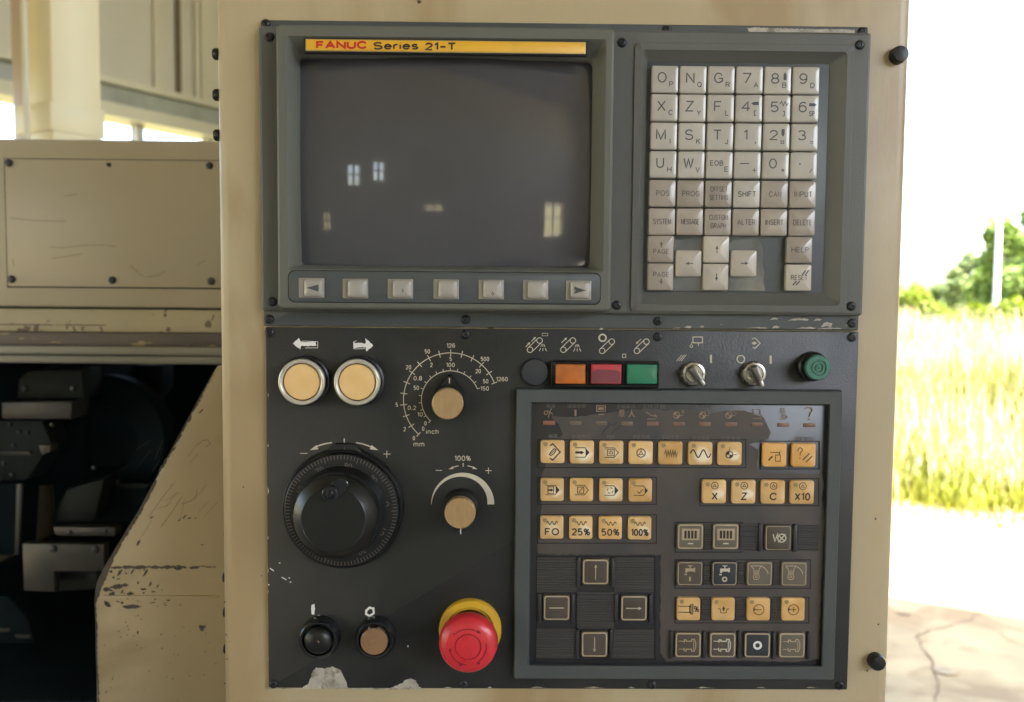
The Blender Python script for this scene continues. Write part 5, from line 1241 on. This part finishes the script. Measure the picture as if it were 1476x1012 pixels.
lpoly('slide_edge', [(158,698),(214,698),(212,703),(156,703)], .695, .02, M['turret'], .001)
lpoly('key_bar', [(76,760),(160,760.5),(166,762),(165,773),(80,772)], .60, .02, M['steel'], .001)
lpoly('bracket_plate', [(32,784),(150,785),(150,824),(78,824),(78,853),(34,852)], .585, .015, M['steel'], .0012)
lpoly('shadowed_block', [(78,824),(140,824),(140,850),(78,853)], .62, .05, M['turret'], .002)
lpoly('lower_casting', [(-60,858),(10,860),(38,890),(60,960),(-60,960)], .60, .03, M['steeld'], .002)
lpoly('lower_step', [(-60,906),(12,906),(14,911),(-60,911)], .595, .01, M['steel'], .001)
lpoly('lower_step', [(20,916),(42,916),(44,921),(24,921)], .595, .01, M['steel'], .001)
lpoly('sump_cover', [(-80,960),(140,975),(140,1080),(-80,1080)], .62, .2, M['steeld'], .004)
for px, py, y, s_ in ((36,560,.66,1),(106,560,.66,1),(15,612,.64,.7),(76,612,.64,.7),(28,622,.64,.7),(40,624,.64,.7),(20,642,.64,.7),(6,668,.64,.8),(18,685,.64,.8),(77,791,.585,1.1),(138,792,.585,1.1),(101,767,.60,.6),(152,766,.60,.6),(136,674,.66,.7),(170,694,.69,.6),(210,650,.9,.8)):
    x, z = lp(px, py, y); o = part('screw', LS, la, (x, y, z)); o.scale = (s_*1.05, 1.2, s_*1.05)
# beige guard with worn edges, in front of the tool area
GY = .16
def gq(pts, y=GY): return [P(a, b, y) for a, b in pts]
gp = [(312,528),(345,528),(345,1080),(140,1080),(137,960),(136,900),(134.5,868),(136,850),(140,836),(148,820),(166,790),(200,735),(240,660),(275,595)]
m = MB().prism([(a-LO.x, b) for a, b in gq(gp)], .40-LO.y, GY-LO.y, .003, 3)
gd = part('chip_guard', m.mesh('chip_guard', M['tan_guard'], 50), la, LO, 'beige folded guard, paint worn through along its slanted edge')
random.seed(31)
I = plane_ink(GY-.00025, gd)
edge_o = [(310,531),(275,595.5),(240,660.5),(200,735.5),(166,790.5),(149,820),(141,836),(137.3,850),(136,868),(137.5,900),(138.5,960),(141,1012)]
n = 60; P1 = []; P2 = []
def along(t):
    L_ = [math.dist(edge_o[i], edge_o[i+1]) for i in range(len(edge_o)-1)]; T_ = sum(L_)*t
    for i, l in enumerate(L_):
        if T_ <= l: k = T_/l; return (edge_o[i][0]+(edge_o[i+1][0]-edge_o[i][0])*k, edge_o[i][1]+(edge_o[i+1][1]-edge_o[i][1])*k), i
        T_ -= l
    return edge_o[-1], len(L_)-1
for i in range(161):
    (a, b), sg = along(i/160)
    t = i/160; ww = .8+2.6*abs(sin(t*9))*random.random()+ (5*math.exp(-((b-835)/26)**2)) + (2.2 if 690 < b < 860 else 0) + random.uniform(0,1.4)
    P1.append((a, b)); P2.append((a+ww, b+ww*.35))
I._a(P1+P2, [(i, i+1, i+162, i+161) for i in range(160)])
def streak(x, y, l, a, w_): 
    dx, dy = cos(rad(a)), sin(rad(a)); q = [(x, y), (x+dx*l*.3-dy*w_, y+dy*l*.3+dx*w_), (x+dx*l*.7-dy*w_*.8, y+dy*l*.7+dx*w_*.8), (x+dx*l, y+dy*l), (x+dx*l*.6+dy*w_*.7, y+dy*l*.6-dx*w_*.7), (x+dx*l*.25+dy*w_*.5, y+dy*l*.25-dx*w_*.5)]
    I.poly(rough(q, .55))
for a in ((160,818,16,-2,2.4),(174,817,20,1,3.2),(192,817,22,0,3.6),(214,817,20,1,3.0),(233,817,14,-2,2.6),(250,819,14,2,3.2),(272,818,16,-2,2.8),(297,817,12,0,1.0),(305,817,8,0,.8),
          (160,846,20,-8,4.5),(176,842,10,10,3),(182,856,12,-6,3.2),(175,874,30,0,3.6),(150,866,14,40,4),(158,858,10,-30,3),(148,850,12,-10,4),(196,787,12,-58,2.6),(168,830,14,-50,2.4),(205,832,16,-55,2.0),(188,828,12,-60,1.6),(214,846,10,-60,1.6),(222,866,8,-60,1.5),(240,865,6,0,1.4),(197,841,5,-50,1.8),(205,854,4,20,1.6),(198,914,6,-80,1.6),
          (216,748,8,-40,1.4),(286,596,10,-45,1.6),(228,680,12,-58,1.8),(236,668,10,-58,1.8),(249,650,10,-60,1.6),(262,748,10,-40,1.1),(270,748,6,-20,1.1),(280,747,5,0,1),(256,752,8,-45,1.0),(290,785,4,0,1),(162,974,3,0,1),(161,980,4,-60,1),(151,999,5,-40,1.2)): streak(*a)
qq = []
for i in range(78): qq.append((157+i*2, 817.6+1.2*sin(i*.35)+random.uniform(-.5,.5)))
for i in range(0, 72, 1):
    if random.random() < .75: I.stroke(qq[i:i+3], random.choice((.8, 1.2, 2.2, 3.2)) * (1 if i < 55 else .5))
for i in range(26):
    x_, y_ = random.uniform(146, 235), random.uniform(822, 872); streak(x_, y_, random.uniform(3, 11), random.choice((-60, -50, -10, 5, 20)), random.uniform(.7, 2.4)*(1.3-(x_-146)/110))
for i in range(16):
    x_, y_ = random.uniform(190, 300), random.uniform(600, 800); I.line(x_, y_, x_+random.uniform(5, 24), y_-random.uniform(6, 34), .35)
for i in range(60): I.disc(random.uniform(150,312), random.uniform(820,1010), random.uniform(.35,1.1), 6)
for q in ([(262,727),(276,722),(283,714),(284,706)],[(285,642),(292,635),(300,634),(303,640),(297,644)],[(215,745),(235,716),(250,697)],[(232,760),(250,735),(262,716)]): I.stroke(q, .6)
I.put('worn_patch', M['wearmark'], gd, wl(gd), kind='stuff')
# fold line with bright edge
fx = gq([(150,858),(316,858),(316,862),(150,862)])
part('fold_ridge', MB().prism([(a-LO.x, b) for a, b in fx], GY-LO.y, GY-.0016-LO.y, .0007).mesh('fold_ridge', M['tan_guard'], 60), gd, wl(gd))
